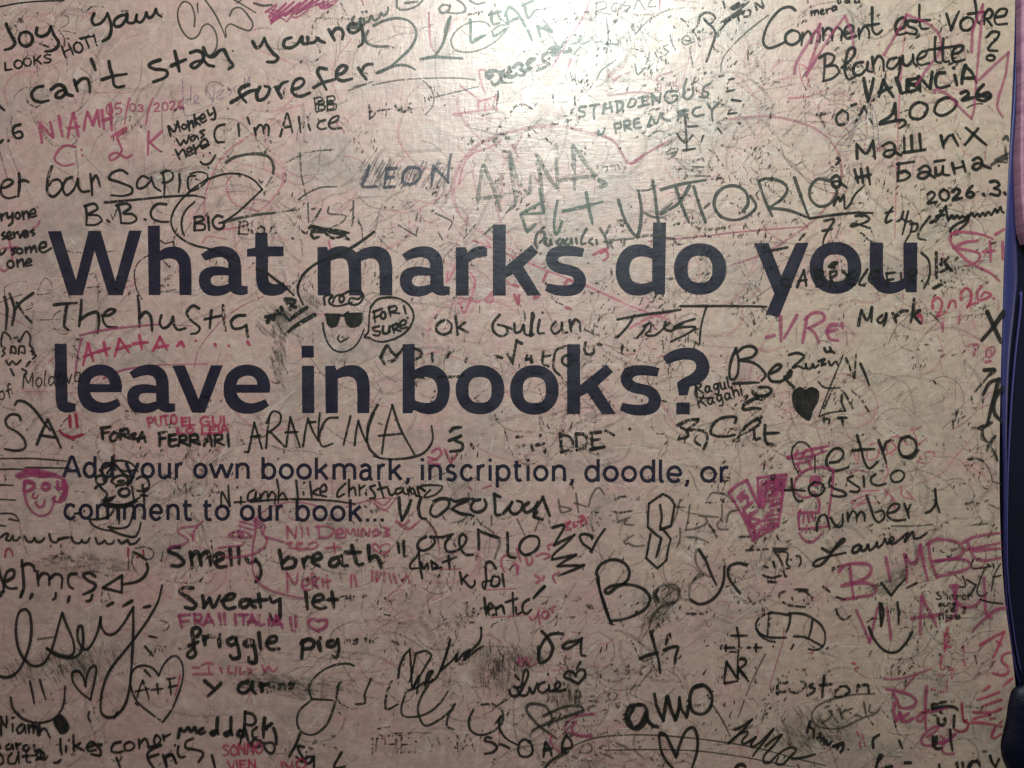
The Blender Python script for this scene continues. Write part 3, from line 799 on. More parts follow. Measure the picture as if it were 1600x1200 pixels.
mark(LN, 'thin pink purple stroke running off the left edge', 'P', 1, 2.4, '01', '-10 755 60 780 130 820 198 856; 1075 830 1200 838; 1650 650 1500 720 1380 810 1310 890 1240 990 1215 1100; 1000 1080 1300 1075', op=0.5, under=True)
mark(LN, 'big pink wiped heart outline round the wiped capitals', 'F', 1, 5.5, 'D', '1270 160 1180 135 1100 108 1000 85 880 85 740 95 640 120 540 140 440 180 340 230 250 310 190 390 155 480 140 580 150 680 195 780 270 860 360 910 430 960 520 1010 640 1080 740 1130', op=0.42)
mark(LN, 'pink right lobe and tip of the big heart outline', 'P', 0.5, 4.4, 'Z', '930 207 960 222 985 256 1010 240 1045 220; 985 256 1004 243', op=0.6, under=True)
mark(LN, 'pink curve of the big heart at the right', 'P', 0.5, 4.2, 'Z', '1140 186 1200 182 1245 190 1280 205 1302 226 1313 252 1314 280 1300 312 1270 345 1230 375 1190 398 1140 415', op=0.42, under=True)
mark(LN, 'long pale pink line under the bold line ending in a dot', 'F', 0.5, 4, 'Z', '740 376 800 400 860 425 920 448 985 478 1045 500; 985 512 1020 494 1050 488', op=0.7)
mark(LN, 'pink line from the crossing letters to the bold d', 'P', 0.5, 2.6, 'Z', '1013 377 1040 375 1090 370 1160 362 1262 354; 1262 354 1255 348', op=0.65, under=True)
mark(LN, 'pink diagonal line from the top edge', 'F', 0, 3.4, '20', '490 -10 450 95 380 205 300 340 250 420; 925 0 920 60; 370 370 350 420', op=0.75)
mark(LN, 'pink crossed strokes above the grey capitals', 'P', 1, 3.4, '20', '1000 448 905 490 930 530 915 575 860 580; 860 582 780 575 600 598; 630 520 660 485 730 452; 605 470 640 505; 1030 500 1010 540; 60 850 20 930; 0 900 40 980', op=0.5)
mark(HW, 'small red block letters beside a red hook', 'F', 1, 3.4, '10', '1435 440 1398 438 1410 520 1432 590; 1385 640 1500 600; 1230 715 1400 690 1505 680; 1390 680 1390 620; 1430 690 1440 620 1470 680 1500 590 1505 690; 1280 540 1380 610; 1080 80 1085 200 1100 300 1130 340; 1530 880 1460 920 1340 970 1290 1050 1270 1150', op=0.7)
mark(LN, 'pale pink arcs between the tall numeral and the bold heading', 'F', 0.5, 3, 'R', '545 290 505 350 510 430 550 510 640 560 770 585; 975 270 970 350 910 450 850 520 770 590; 640 0 540 60 440 180 380 290 330 430 315 560 330 680; 470 740 560 730 720 680; 300 850 340 800 500 820', op=0.6)
mark(HW, 'faint violet pen name', 'V', 1, 1.8, '00', '1140 500 1145 600 1160 720 1250 700; 1195 540 1190 640; 1215 650 1240 600 1215 600 1220 640 1250 650; 1290 560 1320 610 1330 640 1340 540; 1370 600 1400 560 1370 570 1360 620 1400 610; 1440 520 1425 545 1450 570 1430 600; 1480 530 1460 560 1490 580 1500 530; 1530 490 1530 560 1560 480 1560 550; 1480 660 1500 640', op=0.55)
mark(LN, 'faint violet house shaped lines', 'V', 1, 1.6, '30', '440 860 600 690 650 665 690 890 680 915 460 950; 440 905 560 915; 490 870 590 735; 515 880 560 800 620 870; 540 885 650 860; 610 680 625 870; 650 670 660 860', op=0.55)
mark(LN, 'long thin faint pink vertical line', 'F', 0.5, 2.4, 'Z', '1407 85 1405 160 1402 240 1400 300 1398 372', op=0.5)
mark(HW, 'large thin wiped cursive word across the bottom', 'D', 1, 4.0, 'Z', '553 1040 545 1037 520 1040 495 1055 483 1075 487 1092; 530 1068 520 1110 508 1135 488 1148 470 1142 464 1125 470 1108 485 1095; 487 1092 520 1094; 527 1073 533 1065; 580 1060 570 1085 570 1098 556 1100; 612 1064 604 1085 604 1108 622 1100; 634 1082 627 1108 630 1118 654 1119 675 1110 690 1095 700 1080; 676 1062 660 1085 653 1108 660 1130 666 1134 690 1122 708 1106; 711 1100 700 1120 699 1135 709 1139; 740 1108 733 1125 735 1140 748 1148 770 1143 785 1128 784 1110 770 1100 752 1101', op=1.05)
mark(HW, 'dark cursive tail running into wide spaced capitals', 'K', 0.5, 4, 'J', '1390 335 1340 400; 1385 340 1370 400 1385 470 1440 540 1530 590', op=0.9)
text(HW, 'very worn thin capitals at the lower centre', 'K', 2.5, 3.2, [('THERANA', 578, 1176, 742, 1174, 24)], extra=[('J', '160 472 390 432; 250 470 240 680'), ('J', '300 510 520 510; 400 490 760 485')], op=0.8)
mark(LN, 'long thin grey curve crossing the bottom right', 'D', 0.5, 2.6, 'Z', '850 1202 866 1185 890 1168 930 1153 985 1148 1030 1149 1080 1153 1135 1160 1190 1170 1240 1184 1290 1196; 945 1172 1030 1171 1100 1174 1180 1186 1240 1198', op=0.75)
mark(HW, 'wiped dark capitals with painted greenish sheen inside the big heart', 'G', 1.5, 6.5, 'D', '375 400 345 560 325 760; 380 395 450 560 510 745; 300 655 525 630; 575 290 600 480 620 600 625 690 590 730; 580 300 640 490 730 610 745 480; 785 310 820 480 840 640 850 750; 800 320 880 470 960 590; 945 235 950 400 960 585; 1075 240 1085 400 1090 580; 1080 240 1180 380 1280 520; 975 510 1260 470; 1230 480 1330 540 1250 575', op=0.5)
mark(HW, 'dark angular letter and a plus with painted greenish sheen under the wiped capitals', 'G', 0.5, 5.2, 'D', '# 815 690 668 772 848 765; 848 765 830 660 815 580; # 668 772 718 915 785 850; 955 670 935 780 930 880 945 930 970 890 990 830; 1180 605 1200 720 1230 850; 1000 750 1140 720 1305 675', op=0.78)
mark(HW, 'large dark grey capitals above the bold heading', 'D', 0, 5.4, 'E', '25 450 60 560 110 650 140 675 160 620 168 500 150 390; 240 330 255 430 270 560 290 640; 290 385 420 350 570 325; 385 375 420 480 465 590; 470 360 400 470 290 540; 495 365 530 480 570 590; 805 520 835 470 820 400 760 362 690 370 635 420 625 490 670 555 750 575 830 550 885 490 850 425; 900 330 940 450 985 550; 900 330 960 315 1050 340 1080 380 1050 440 970 495; 970 500 1090 515 1210 560; 1125 310 1170 440 1215 560; 1345 330 1270 320 1225 370 1225 440 1280 490 1350 470 1390 400 1350 320', op=1.0)
mark(HW, 'thin dark numeral two with a curling arm', 'D', 0.5, 5.0, '10', '700 195 683 230 692 265 740 288 830 290', op=0.95)
mark(HW, 'tall thin dark numerals two and one', 'D', 0, 4.6, '10', '735 160 800 130 880 114 950 128 995 175 1000 230 965 300 900 365 840 415 750 455; 760 455 880 408 950 412 995 435; 1215 105 1190 200 1165 280 1118 352; 1205 120 1178 200; 1030 370 1120 355 1200 360 1290 365', op=1.0)
mark(HW, 'faint grey line and dashes under the tall numerals', 'D', 1, 2.6, '10', '580 565 730 510; 600 545 700 520; 520 500 600 495; 730 530 900 500 1100 488 1300 490 1370 500; 1100 610 1230 580 1390 540; 1040 500 1090 550 1112 610 1100 670 1060 715', op=0.7)
mark(HW, 'dark words with painted greenish sheen, the first letter in an oval', 'G', 0.5, 4.6, 'U', '505 165 510 250 515 350 625 295; 540 330 630 295; 665 120 760 95; 680 120 695 200 750 190; 690 260 700 300 800 240; 795 130 830 60 900 110 965 220; 810 190 900 150; 830 220 800 100; 940 45 1030 5; 960 60 990 150 1040 90; 985 250 1020 335; 1065 215 1090 305; 1070 220 1185 265; 1185 265 1115 165', op=0.75)
mark(LN, 'thin grey oval drawn round a letter at the top', 'D', 0.5, 2.8, 'U', '670 220 640 190 550 180 450 210 370 280 345 350 380 415 470 435 600 410 720 340 800 260 820 215 760 210 700 245', op=0.7)
mark(HW, 'smudged dark lettering climbing to the right', 'D', 0.5, 6.0, 'U', '690 625 660 650 640 615 680 590 740 600 762 650 740 690 700 706 682 680; 770 600 800 640 815 600; 830 560 832 640 882 630; 868 560 900 530 945 540 920 575 962 590 940 630 885 612; 985 535 1000 580; 980 530 1045 490; 960 592 1015 568; 1152 440 1110 470 1120 512 1165 535 1120 562 1060 588; 1180 440 1172 410 1205 392 1245 400 1232 450 1190 462; 1200 420 1230 410; 1270 380 1300 345; 1290 435 1345 420 1330 400; 1180 425 1220 440', op=0.85)
mark(LN, 'wavering dark tail with painted greenish sheen beside the climbing lettering', 'G', 1, 2.6, 'U', '1340 370 1400 350 1430 310 1410 300 1420 360 1500 340 1520 310 1540 345 1600 345; 1370 450 1420 390; 760 690 860 690', op=0.7)
mark(HW, 'wiped thin grey capitals at the top edge', 'D', 1, 2.8, '20', '530 20 520 110; 520 20 580 10 590 45 530 70 620 90; 640 20 620 60 660 70 680 30 640 20; 720 0 690 30 740 40 700 70; 760 60 790 0 830 60; 870 0 850 40 900 40; 590 120 600 200 600 280; 600 275 665 272 650 240; 770 215 850 130 985 55; 755 150 770 210; 745 160 755 190; 810 150 800 180', op=0.75)
mark(HW, 'thin grey capitals slanting up right of the glare', 'D', 1, 2.7, '20', '770 400 785 465 832 422; 828 345 870 392; 838 402 860 328; 893 328 912 367; 932 298 905 315 942 340 922 362; 972 278 943 295 977 325 953 347; 988 218 1000 270 1022 312; 1075 252 1117 255 1095 223 1060 250 1075 277 1142 260; 1110 300 1120 360 1132 420; 1600 95 1450 215 1340 330 1310 390 1305 450; 650 375 560 440 530 500', op=0.8)
mark(HW, 'black letters with a heavy tangle over them at the top', 'K', 1, 4.2, '20', '1165 140 1180 95 1225 78 1270 110 1235 150 1200 115; 1205 125 1270 200 1245 300 1215 385; 1310 140 1400 80 1480 10; 1330 145 1440 70 1420 90 1350 130 1300 190; 1370 50 1420 20 1380 60 1450 25; 1320 10 1330 50; 1410 100 1420 130; 1440 90 1460 60 1490 70 1480 100 1450 105; 1530 60 1520 20 1570 50 1560 0', op=0.85)
mark(HW, 'grey black spaced capitals in two slanting rows', 'D', 0.5, 4.4, '20', '460 665 425 670 420 690 455 705 450 725 415 730; 490 660 545 650; 520 655 510 700 515 745; 582 648 568 712; 612 640 626 698; 572 682 626 672; 655 630 660 702; 650 635 690 640 685 680 655 702; 742 620 725 668 760 662 772 622 745 615; 790 612 850 600; 815 605 820 660; 790 668 858 650; 875 590 880 652; 880 595 920 640; 920 640 930 580; 1030 570 970 575 955 618 990 642 1030 620 1030 595 1000 600; 1075 560 1075 610 1105 618 1130 590 1132 545; 1090 495 1075 545; 1238 520 1200 545 1195 565 1225 580 1215 605 1172 605; 540 818 540 840 565 835 580 802; 640 775 650 832; 640 775 675 768 680 795 650 806; 700 758 705 816; 700 760 730 753 735 780 705 786 748 810; 792 740 765 750 770 800 808 795; 770 770 797 765; 850 790 870 730; 870 730 900 772 930 710; 930 710 950 745 988 752; 1035 752 1060 690 1102 742; 1038 702 1100 690; 1045 722 1095 715; 1178 668 1140 680 1130 710 1150 726 1198 715; 1222 648 1250 692; 1308 628 1250 692 1255 758', op=1.05)
mark(DR, 'black dashes and a little anchor beside the two slanting rows', 'K', 1, 3.6, '20', '1295 478 1325 470; 1355 498 1390 490; 1340 572 1390 562; 1372 625 1430 632; 1350 712 1402 706; 1285 800 1310 832; 1080 720 1090 850 1092 945; 1030 835 1080 890 1130 845; 1095 792 1160 788; 1070 940 1145 928; 1195 850 1180 890', op=0.9)
mark(DR, 'worn grey curls under the two slanting rows', 'D', 1.5, 3, '20', '850 855 910 820 970 830 1000 860 985 895 950 912; 955 960 990 935 1035 930 1010 975 960 1000; 970 965 1020 950; 1130 1040 1200 1045; 1160 1000 1190 990 1200 1010; 1250 1060 1290 1010 1270 960 1220 930; 1150 1100 1240 1100; 1230 1030 1250 1070; 870 1160 890 1130; 780 1190 860 1185 900 1160', op=0.85)
text(HW, 'small grey cursive name beside the second wiped letter', 'D', 2, 2.6, [('slamy', 925, 275, 980, 262, 16)], op=0.6)

# --- top left words
mark(HW, 'black words joy and you at the top left', 'K', 0, 5.2, '00', '40 150 55 190 85 245 95 270 70 300 30 312; o 162 244 42 45; 232 175 230 215 260 228 300 210 318 168; 318 165 340 220 368 270 355 300 320 318 285 322; 590 85 575 125 590 155 630 145 660 110 672 82; 672 85 692 140 696 190 680 235 642 258; 790 92 750 100 715 132 722 165 755 162 785 125 795 88; 795 88 800 140 840 140 855 95; 855 92 855 130 878 140 905 110 915 78; 915 78 930 112 955 100 975 58; 975 58 985 85 1012 105')
text(HW, 'small black capitals under the word joy', 'K', 0.5, 3.4, [('LOOKS', 9, 110, 80, 97, 13), ('HOT!', 103, 90, 152, 71, 18)], extra=[('00', '500 240 590 225')])
mark(HW, "black words can't stay at the upper left", 'K', 0, 5.6, '00', '270 538 225 550 198 590 215 625 255 638 305 628; 320 560 365 530 402 545 408 585 375 612 348 602 365 575 405 560; 405 560 425 590 455 598; 465 500 475 535 487 572; 472 530 510 495 545 492 560 530 562 575; 572 370 598 438; 682 385 690 430 706 480 714 530 732 545 776 538; 640 498 700 478 792 462; 1000 375 945 395 932 410 960 430 1040 442 1048 468 1020 490 960 512; 1093 320 1105 370 1122 445; 1072 412 1120 390 1162 372; 1190 330 1230 318 1265 330 1272 365 1250 400 1215 425 1192 412 1215 390 1270 375; 1270 370 1300 405 1338 415; 1272 298 1295 345 1322 355 1348 342 1372 318 1400 308; 1405 316 1430 370 1456 410 1430 432')
mark(HW, 'black words young forefer', 'K', 0, 5.8, '10', '-20 262 5 300 30 285 52 240; 52 238 75 290 105 330 138 362 120 385 70 387; 220 235 182 250 175 290 212 300 258 275 285 232; 288 232 292 270 322 275; 322 232 330 265 362 265 388 240; 388 240 400 255 430 266; 455 185 472 215 492 252; 472 215 500 180 528 180 545 205 540 245; 622 150 590 152 575 180 600 205 640 190 662 155; 660 155 668 210 665 270 640 292; -45 530 -85 545 -105 570 -90 605 -60 640; -155 640 -90 602 -40 572 10 560; 25 545 5 585 15 625 50 618 80 580 85 548 55 538; 125 545 142 580 160 612; 140 560 165 522 200 508; 230 560 275 545 302 512 288 490 250 500 228 540 235 588 275 602 338 580; 440 432 398 425 385 450 410 500 440 560; 362 548 410 520 495 496; 508 468 545 455 568 420 540 410 510 438 505 485 540 505 600 492; 640 425 662 460 690 495; 658 448 685 408 728 400')
mark(HW, 'small grey black scrawl over the last letter of young', 'D', 0, 4.6, '10', '615 105 602 120 612 150 645 140 655 112 650 150 600 165; 672 115 680 138 705 132 722 98 738 128 768 112 782 82 800 98 828 60 825 45; . 665 75; . 690 72; 590 175 640 170 660 120', op=0.9)
mark(DR, 'dense magenta scribble at the top edge', 'M', 0.5, 3.0, '10', '60 75 130 30 80 110 190 20 90 130 240 10 100 140 280 15 180 100 320 0 220 95 360 0 250 90 400 -5 290 60 440 10 370 30 480 30 400 50 500 0; 65 70 110 90 95 150 130 110 180 125 190 135 220 105 250 110 330 60; 380 20 420 55 480 30 510 0; 660 0 670 20; . 670 28; 100 60 200 90; 130 110 260 60; 420 0 430 40; 450 0 450 45', op=0.72)
mark(HW, 'dark letters cut by the top edge', 'D', 0, 3.8, '10', '-10 20 40 35 100 30; 880 0 885 50 920 62 1000 40 1040 5; 930 20 1010 10; 1210 35 1170 30 1145 55 1160 80 1200 70 1215 30 1200 80; 1260 0 1300 30 1310 65 1270 82 1210 80; 1340 5 1380 25 1430 15', op=0.85)
mark(HW, 'thin dark cursive loops at the top', 'D', 0, 2.7, '00', '1215 165 1218 100 1190 25 1150 10 1115 60 1118 140 1160 220 1200 243 1240 220 1268 165 1300 150 1340 185 1358 250 1348 310 1312 345 1278 325 1272 292; 1280 -5 1340 80 1390 180 1410 235; 1435 100 1460 55 1505 50 1560 110 1582 155 1560 190 1490 170 1440 150 1412 175 1415 230; 1235 20 1238 80; 1460 -5 1600 80; 1510 0 1480 20', op=0.9)
mark(HW, 'pink capitals at the left', 'P', 0.5, 5.2, '00', '250 770 256 830 264 892; 262 785 330 858; 335 858 325 810 315 762; 370 728 380 790 392 852; 460 708 440 780 425 862; 460 708 478 780 492 852; 428 802 497 790; 525 812 535 750 547 700; 547 700 582 780; 582 780 610 690; 610 690 625 790; 638 690 652 805; 690 648 700 812; 645 752 702 735', op=0.88)
text(HW, 'thin pink date', 'P', 0, 2.8, [('05', 168, 181, 191, 177, 17), ('03', 203, 174, 224, 174, 11), ('2026', 241, 174, 287, 170, 13)], extra=[('00', '812 612 790 700 780 775; 955 615 930 690 912 780')], op=0.8)
mark(HW, 'pink letters c l k under the date', 'P', 0, 4, '00', '472 918 410 910 355 955 345 1000 395 1034 462 1025; . 510 935; . 515 970; 700 855 740 828 792 800 778 828 735 850 745 890 762 940 725 990 690 1000 688 970 730 955 790 985 825 970; 930 820 928 890 925 965; 1012 820 960 870 935 888; 940 890 970 920 1002 945', op=0.85)
mark(HW, 'small black words monkey was here', 'K', 0.5, 3.9, '00', '1052 790 1068 852; 1055 788 1090 822 1110 758; 1110 758 1128 822; o 1152 792 14 15; 1175 758 1185 816; 1180 782 1200 755 1212 797; 1215 718 1226 786; 1247 733 1220 757 1252 780; 1260 745 1285 730 1270 713 1250 740 1265 766 1292 750; 1298 690 1310 720 1330 705; 1335 673 1347 720 1340 747 1322 745; 1103 868 1130 906 1150 875 1165 897 1182 848; 1215 845 1190 865 1205 882 1230 850 1242 872; 1277 813 1250 825 1275 842 1258 862; 1098 938 1126 997; 1115 967 1145 935 1167 982; 1170 955 1200 940 1190 920 1165 945 1180 972 1212 955; 1210 908 1226 962; 1220 937 1252 903; 1260 915 1300 895 1285 868 1255 895 1265 927 1308 905')
mark(DR, 'little black smiling face under the word here', 'K', 0, 3.8, '00', '1255 1012 1275 1028 1315 1018 1348 968; . 1272 972; . 1312 955')
mark(HW, "black words I'm Alice in a bracket", 'K', 0.5, 4, '00', '1405 778 1362 790 1340 838 1358 885 1402 888; 1490 775 1496 850; 1548 735 1562 775; 1590 800 1600 845; 1598 815 1625 780 1642 790 1650 835; 1648 805 1665 778 1680 795 1678 848; 1752 852 1775 770 1795 708 1815 770 1828 828; 1765 800 1820 790; 1868 730 1880 828; 1928 778 1940 815; . 1922 732; 2032 750 1998 762 1985 790 2005 808 2040 800; 2055 775 2110 750 2118 725 2080 735 2055 775 2072 802 2135 800')
text(HW, 'outlined black double b above the bracketed words', 'K', 0, 2.4, [('BB', 494, 174, 525, 171, 22), ('BB', 498, 172, 522, 170, 14)])
mark(HW, 'worn black letters btw', 'K', 2, 3.4, '10', '705 655 712 700 710 745; 710 700 742 690 740 720 712 742; 812 640 812 725; 760 692 850 678; 870 660 892 690 912 668; 912 680 930 700 968 645; 950 640 972 705; 910 700 990 680', op=0.9)
mark(HW, 'black numerals at the left edge', 'K', 0, 5, '00', '128 778 92 790 82 828 108 865 142 850 130 822 92 832; . 55 878; 0 892 20 875; -5 660 30 690')
mark(HW, 'large black words er bar', 'K', 0.5, 4.6, 'Q', '5 180 60 170 110 130 80 108 40 120 10 170 20 240 70 265 135 250; 160 60 165 140 155 250; 160 130 200 115 240 130; 435 0 410 70 395 150 400 220 440 252 490 220 520 160 490 110 440 120 410 160; 600 90 555 110 525 180 555 240 610 200 645 120 650 100; 650 105 660 180 690 210 745 205; 755 65 765 150 770 240; 765 130 800 75 820 110 835 165')
mark(HW, 'large black word underlined beside the words er bar', 'K', 0.5, 4.2, 'Q', '1065 60 1010 30 930 60 910 100 990 130 1100 180 1100 220 1030 245 930 240; 1240 100 1190 80 1145 130 1150 180 1200 175 1255 120 1265 90; 1265 100 1290 170 1340 205; 1360 60 1372 150 1370 240; 1345 55 1400 35 1440 60 1440 100 1400 130 1355 135; 1495 65 1500 140 1490 215; 875 300 1100 280 1300 260 1500 245 1640 245 1705 262')
mark(HW, 'black letter o whose tail sweeps down into the bold heading', 'K', 0.5, 3.6, 'R', '240 290 190 300 180 370 200 415 260 400 340 330 340 280 270 258 200 275; 340 320 280 360 200 420 110 510 60 590 40 670 70 760 150 830 250 875 360 900 480 950 610 1010; 235 510 170 570 130 650 130 730 150 790; 350 320 450 285 560 272 660 290 740 335 795 400; 800 405 700 500 590 600 480 675')
mark(HW, 'large thin grey black numeral two', 'D', 0.5, 4.8, 'R', '500 180 560 140 680 112 790 112 860 140 895 220 890 270; 470 680 600 645 760 615 900 600', op=1.0)
mark(HW, 'worn thin angular strokes beside the large numeral two', 'D', 1.5, 2.6, 'R', '880 300 830 380; 900 600 1080 575; 985 190 1100 130 1200 92 1390 72; 1110 100 1120 200 1125 280 1150 400 1165 460; 1100 490 1170 440 1280 390 1420 382; 1180 520 1185 680; 1290 565 1250 640 1215 670', op=0.85)
text(HW, 'black capitals and dots b b c', 'K', 0, 4.2, [], extra=[('Q', '715 330 725 410 720 480; 705 330 790 312 815 350 740 400 820 410 850 450 800 485 720 488; 895 450 915 465; 985 330 1005 400 1010 470; 970 325 1060 310 1090 340 1030 390 1110 400 1140 440 1100 470 1010 472; 1205 440 1220 446; 1385 315 1310 315 1260 370 1270 430 1340 460 1405 462')])
text(HW, 'small black capitals under the numeral two', 'K', 0.5, 4.4, [('BIG', 304, 360, 350, 358, 21)])
text(HW, 'worn small letters running to a crossed out word', 'K', 2, 3.4, [('Black', 373, 366, 450, 366, 19)], op=0.9)
mark(DR, 'heavy black crossing out above the bold m', 'K', 1, 5, '11', '335 222 400 228 470 240 580 255; 350 245 470 252 560 268; 345 212 450 232 560 250; 345 262 360 288 395 280; 440 262 480 288 530 280; 540 272 580 296; . 230 290; 290 240 310 262 320 250')
mark(HW, 'thin dark angular letters above the crossing out', 'D', 1, 2.6, '11', '455 95 452 130 560 150 548 180 470 222; 610 55 605 180 600 210; 640 178 660 220 667 290; 405 105 370 160; 1000 175 1010 130; 890 205 1005 275; 1010 225 1000 270; 1120 130 1225 190 1205 235; 1140 255 1165 295; 1370 205 1300 290; 1320 200 1310 260; 1490 205 1430 260', op=0.85)
text(HW, 'wiped thin lettering above the bold m', 'D', 2.5, 2.6, [('looins', 600, 372, 690, 366, 14)], op=0.8)

# --- column at the left edge
mark(HW, 'small black words stacked beside the bold heading', 'K', 0, 4.2, 'Q', '-12 410 -5 430; 12 398 15 452; 15 420 42 393; 58 388 70 430 100 410; 107 388 102 470 75 492; o 150 410 20 26; 190 378 200 442; 195 402 225 373 242 432; 255 400 297 385 285 353 250 385 260 422 307 410; 40 548 18 570 52 590 22 607; 60 592 95 570 80 543 60 575 75 607 112 595; 115 548 125 592; 120 567 152 543; 150 548 170 592; 170 592 197 538; 195 572 232 555 215 533 195 560 210 592 242 575; 282 528 253 545 292 560 272 577; -5 690 5 735 30 720 50 690; 132 683 98 695 127 715 102 737; o 165 705 25 22; 215 678 220 722; 222 697 250 668 262 717; 265 692 290 663 307 712; 330 682 382 665 382 633 345 640 328 690 360 717 432 680; o 90 815 28 30; 145 778 150 837; 150 802 185 773 202 832; 215 807 262 790 250 768 220 790 220 827 267 820')
mark(DR, 'pink cross and hook behind the stacked words', 'P', 0.5, 3.6, '01', '60 300 70 360 82 430; 20 352 115 340; 0 478 25 495 52 478; . 235 95; . 180 170; 250 180 235 210 205 222', op=0.75)
mark(HW, 'bold black letters at the left edge', 'K', 0.5, 5, '01', '30 655 45 730 38 860; 62 635 92 730 78 830; 208 632 130 690 95 735; 105 690 150 760 200 815')
mark(DR, 'small black spiky monster face with ears', 'K', 0.5, 3.6, '01', '10 920 25 875 60 900 78 940 102 900 122 935 140 905 165 870 190 900 185 960; 10 915 12 965 35 975 18 992 32 1008 12 1028; 188 955 208 985 192 995 218 1000 202 1012 228 1020 205 1042; 68 1005 75 965 95 970 98 1010 78 1000; 118 1010 125 965 150 965 155 1010 135 1000; 40 1052 58 1082 78 1055 100 1078 132 1050; 188 1060 165 1088; 68 1105 90 1150; 140 1105 168 1125 150 1155')
text(HW, 'thin black pen words over the bold l', 'K', 0, 2.2, [('of', 0, 626, 20, 620, 22), ('Moldova', 36, 607, 128, 597, 24)], slant=0.15)
mark(HW, 'black words above the second bold line', 'K', 0.5, 4.8, '01', '340 705 400 698 482 693; 420 700 408 780 405 840 430 862; 510 675 506 760 496 838; 500 800 560 760 608 752 620 800 612 880; 640 772 680 770 722 740 690 732 655 758 645 800 672 840 732 845; 862 648 872 740 872 842; 872 790 910 750 940 772 952 865; 1010 770 1000 820 1022 850 1062 828 1082 780; 1082 780 1092 838 1115 860 1162 850; 1245 728 1208 710 1168 755 1195 800 1250 850 1232 880 1195 886; 1322 740 1312 850; 1280 795 1405 768; 1395 708 1400 800 1412 866; 1532 770 1480 775 1445 812 1460 850 1500 852 1542 832; 1540 830 1550 905')
mark(HW, 'red letters and pluses under a purple root sign', 'R', 0, 5, '01', '552 948 540 1000 520 1082; 552 948 585 1055; 525 1028 602 1000; 650 938 668 1022; 610 998 688 975; 748 918 735 970 718 1025; 748 915 808 1000; 730 982 818 960; 872 895 888 982; 835 948 926 938; 1000 905 980 950 958 992; 1000 905 1046 985; 970 972 1052 958; 1128 940 1108 962; 1135 935 1150 965; . 1345 950 1350 962; . 1225 928; 1548 935 1560 955; . 1430 960', op=0.9)
mark(LN, 'purple root sign line over the red letters', 'M', 0, 4, '01', '500 896 600 872 700 855 850 838 1000 826; 512 915 495 980 480 1060 470 1150', op=0.7)
mark(LN, 'pink line passing behind the bold letters', 'M', 0, 3.6, '01', '645 1166 690 1145 760 1115 850 1098 1000 1082; . 650 1166', op=0.7, under=True)

# --- centre
mark(LN, 'black line sweeping through the bold m', 'K', 0, 4.4, '11', '738 248 690 285 610 340 500 395 390 440 315 495 272 560 262 625 275 660 295 702; 5 480 60 500 120 545 180 590 238 645')
mark(DR, 'black barred scribble left of the face in sunglasses', 'K', 1, 7, '11', '318 722 250 768 210 800; 365 768 300 805 235 845 190 885; 72 812 95 770; 110 795 135 742; 158 720 175 760 198 790; 185 668 215 735; 200 665 248 682 210 705 248 720; 60 780 160 760')
face = empty('doodle_face', BOARD); face['label'] = 'black doodle of a face wearing sunglasses'
mark('face_outline', None, 'K', 0.5, 2.9, '11', '418 818 428 880 455 950 495 990 550 998 610 972 650 920 676 858; 520 895 512 918 530 936 558 922 582 908', parent=face)
mark('curly_hair', None, 'K', 0, 3.8, '11', '430 702 428 655 460 640 480 650 458 672 462 695 500 712 560 702 600 690; 480 690 500 650 540 645 552 670 530 690 522 662 560 630 610 615 655 622 672 650 650 692 610 705 580 692 592 662 640 668 668 640', parent=face)
mark('sunglasses', None, 'K', 0, 4, '11', '435 766 525 766; 525 768 545 772 558 772; 555 765 662 758; 568 758 578 750', parent=face, fills='435 768 480 766 526 768 522 805 505 838 470 848 445 825 438 795; 556 764 610 762 662 762 666 805 642 838 595 846 565 825')
bub = empty('speech_bubble', BOARD); bub['label'] = 'black speech bubble reading for sure'
mark('bubble_outline', None, 'K', 0, 3.4, '11', '716 720 760 672 830 658 900 668 960 710 986 770 970 830 930 880 870 915 790 936 735 926 712 912; 712 910 678 904 700 878 706 820 710 760 718 720', parent=bub)
mark('lettering', None, 'K', 0, 4, '11', '738 742 745 812; 732 750 790 728; 736 785 785 768; o 795 770 16 22; 830 718 842 775; 830 722 872 712 880 735 845 750 900 758; 925 712 938 760; . 948 785; 770 838 730 850 745 870 775 872 768 895 735 892; 795 840 795 880 825 880 835 835 838 875; 852 835 865 880; 850 838 885 822 885 845 865 856 905 868; 905 835 935 825 935 800 905 810 905 850 945 845', parent=bub)
mark(HW, 'pink looping letters under the bold r', 'F', 0, 3.8, '11', '1340 505 1368 550 1355 630 1322 715 1300 755 1282 720 1285 672 1320 668 1385 690 1400 680; 1440 662 1478 648 1475 685 1440 688 1430 670; 1265 670 1290 660; 1570 560 1600 585; 1480 620 1450 650; 1200 500 1190 560; 1240 480 1200 560; 455 310 465 355; 1445 310 1460 330', op=0.85)
mark(DR, 'small red dabs between the bold letters', 'R', 0.5, 5, '21', '195 555 220 500; 330 575 355 545 375 560; 15 640 40 700 45 640; 10 580 40 590; 340 722 365 728; 140 660 165 655; 510 390 580 360 600 400 570 430; 555 380 600 350', op=0.7)
mark(HW, 'worn black words ok and a name at the centre', 'K', 1, 4.4, '11', '1175 800 1132 828 1130 868 1170 890 1215 870 1222 825 1195 800; 1245 770 1255 830 1260 892; 1305 815 1260 852; 1270 848 1332 880; 1522 768 1482 820 1485 868 1530 900 1572 880 1560 842 1512 828; 1560 840 1600 855; 1615 822 1622 878 1655 868 1672 828 1682 885 1718 898; 1722 895 1722 820 1728 752 1738 772 1722 830 1715 900 1735 888; 1772 800 1765 880 1800 882; . 1790 752; 1872 810 1845 850 1865 885 1905 860 1912 812 1920 878 1946 876; 1960 800 1970 872; 1966 842 1996 796 2018 810 2028 868')
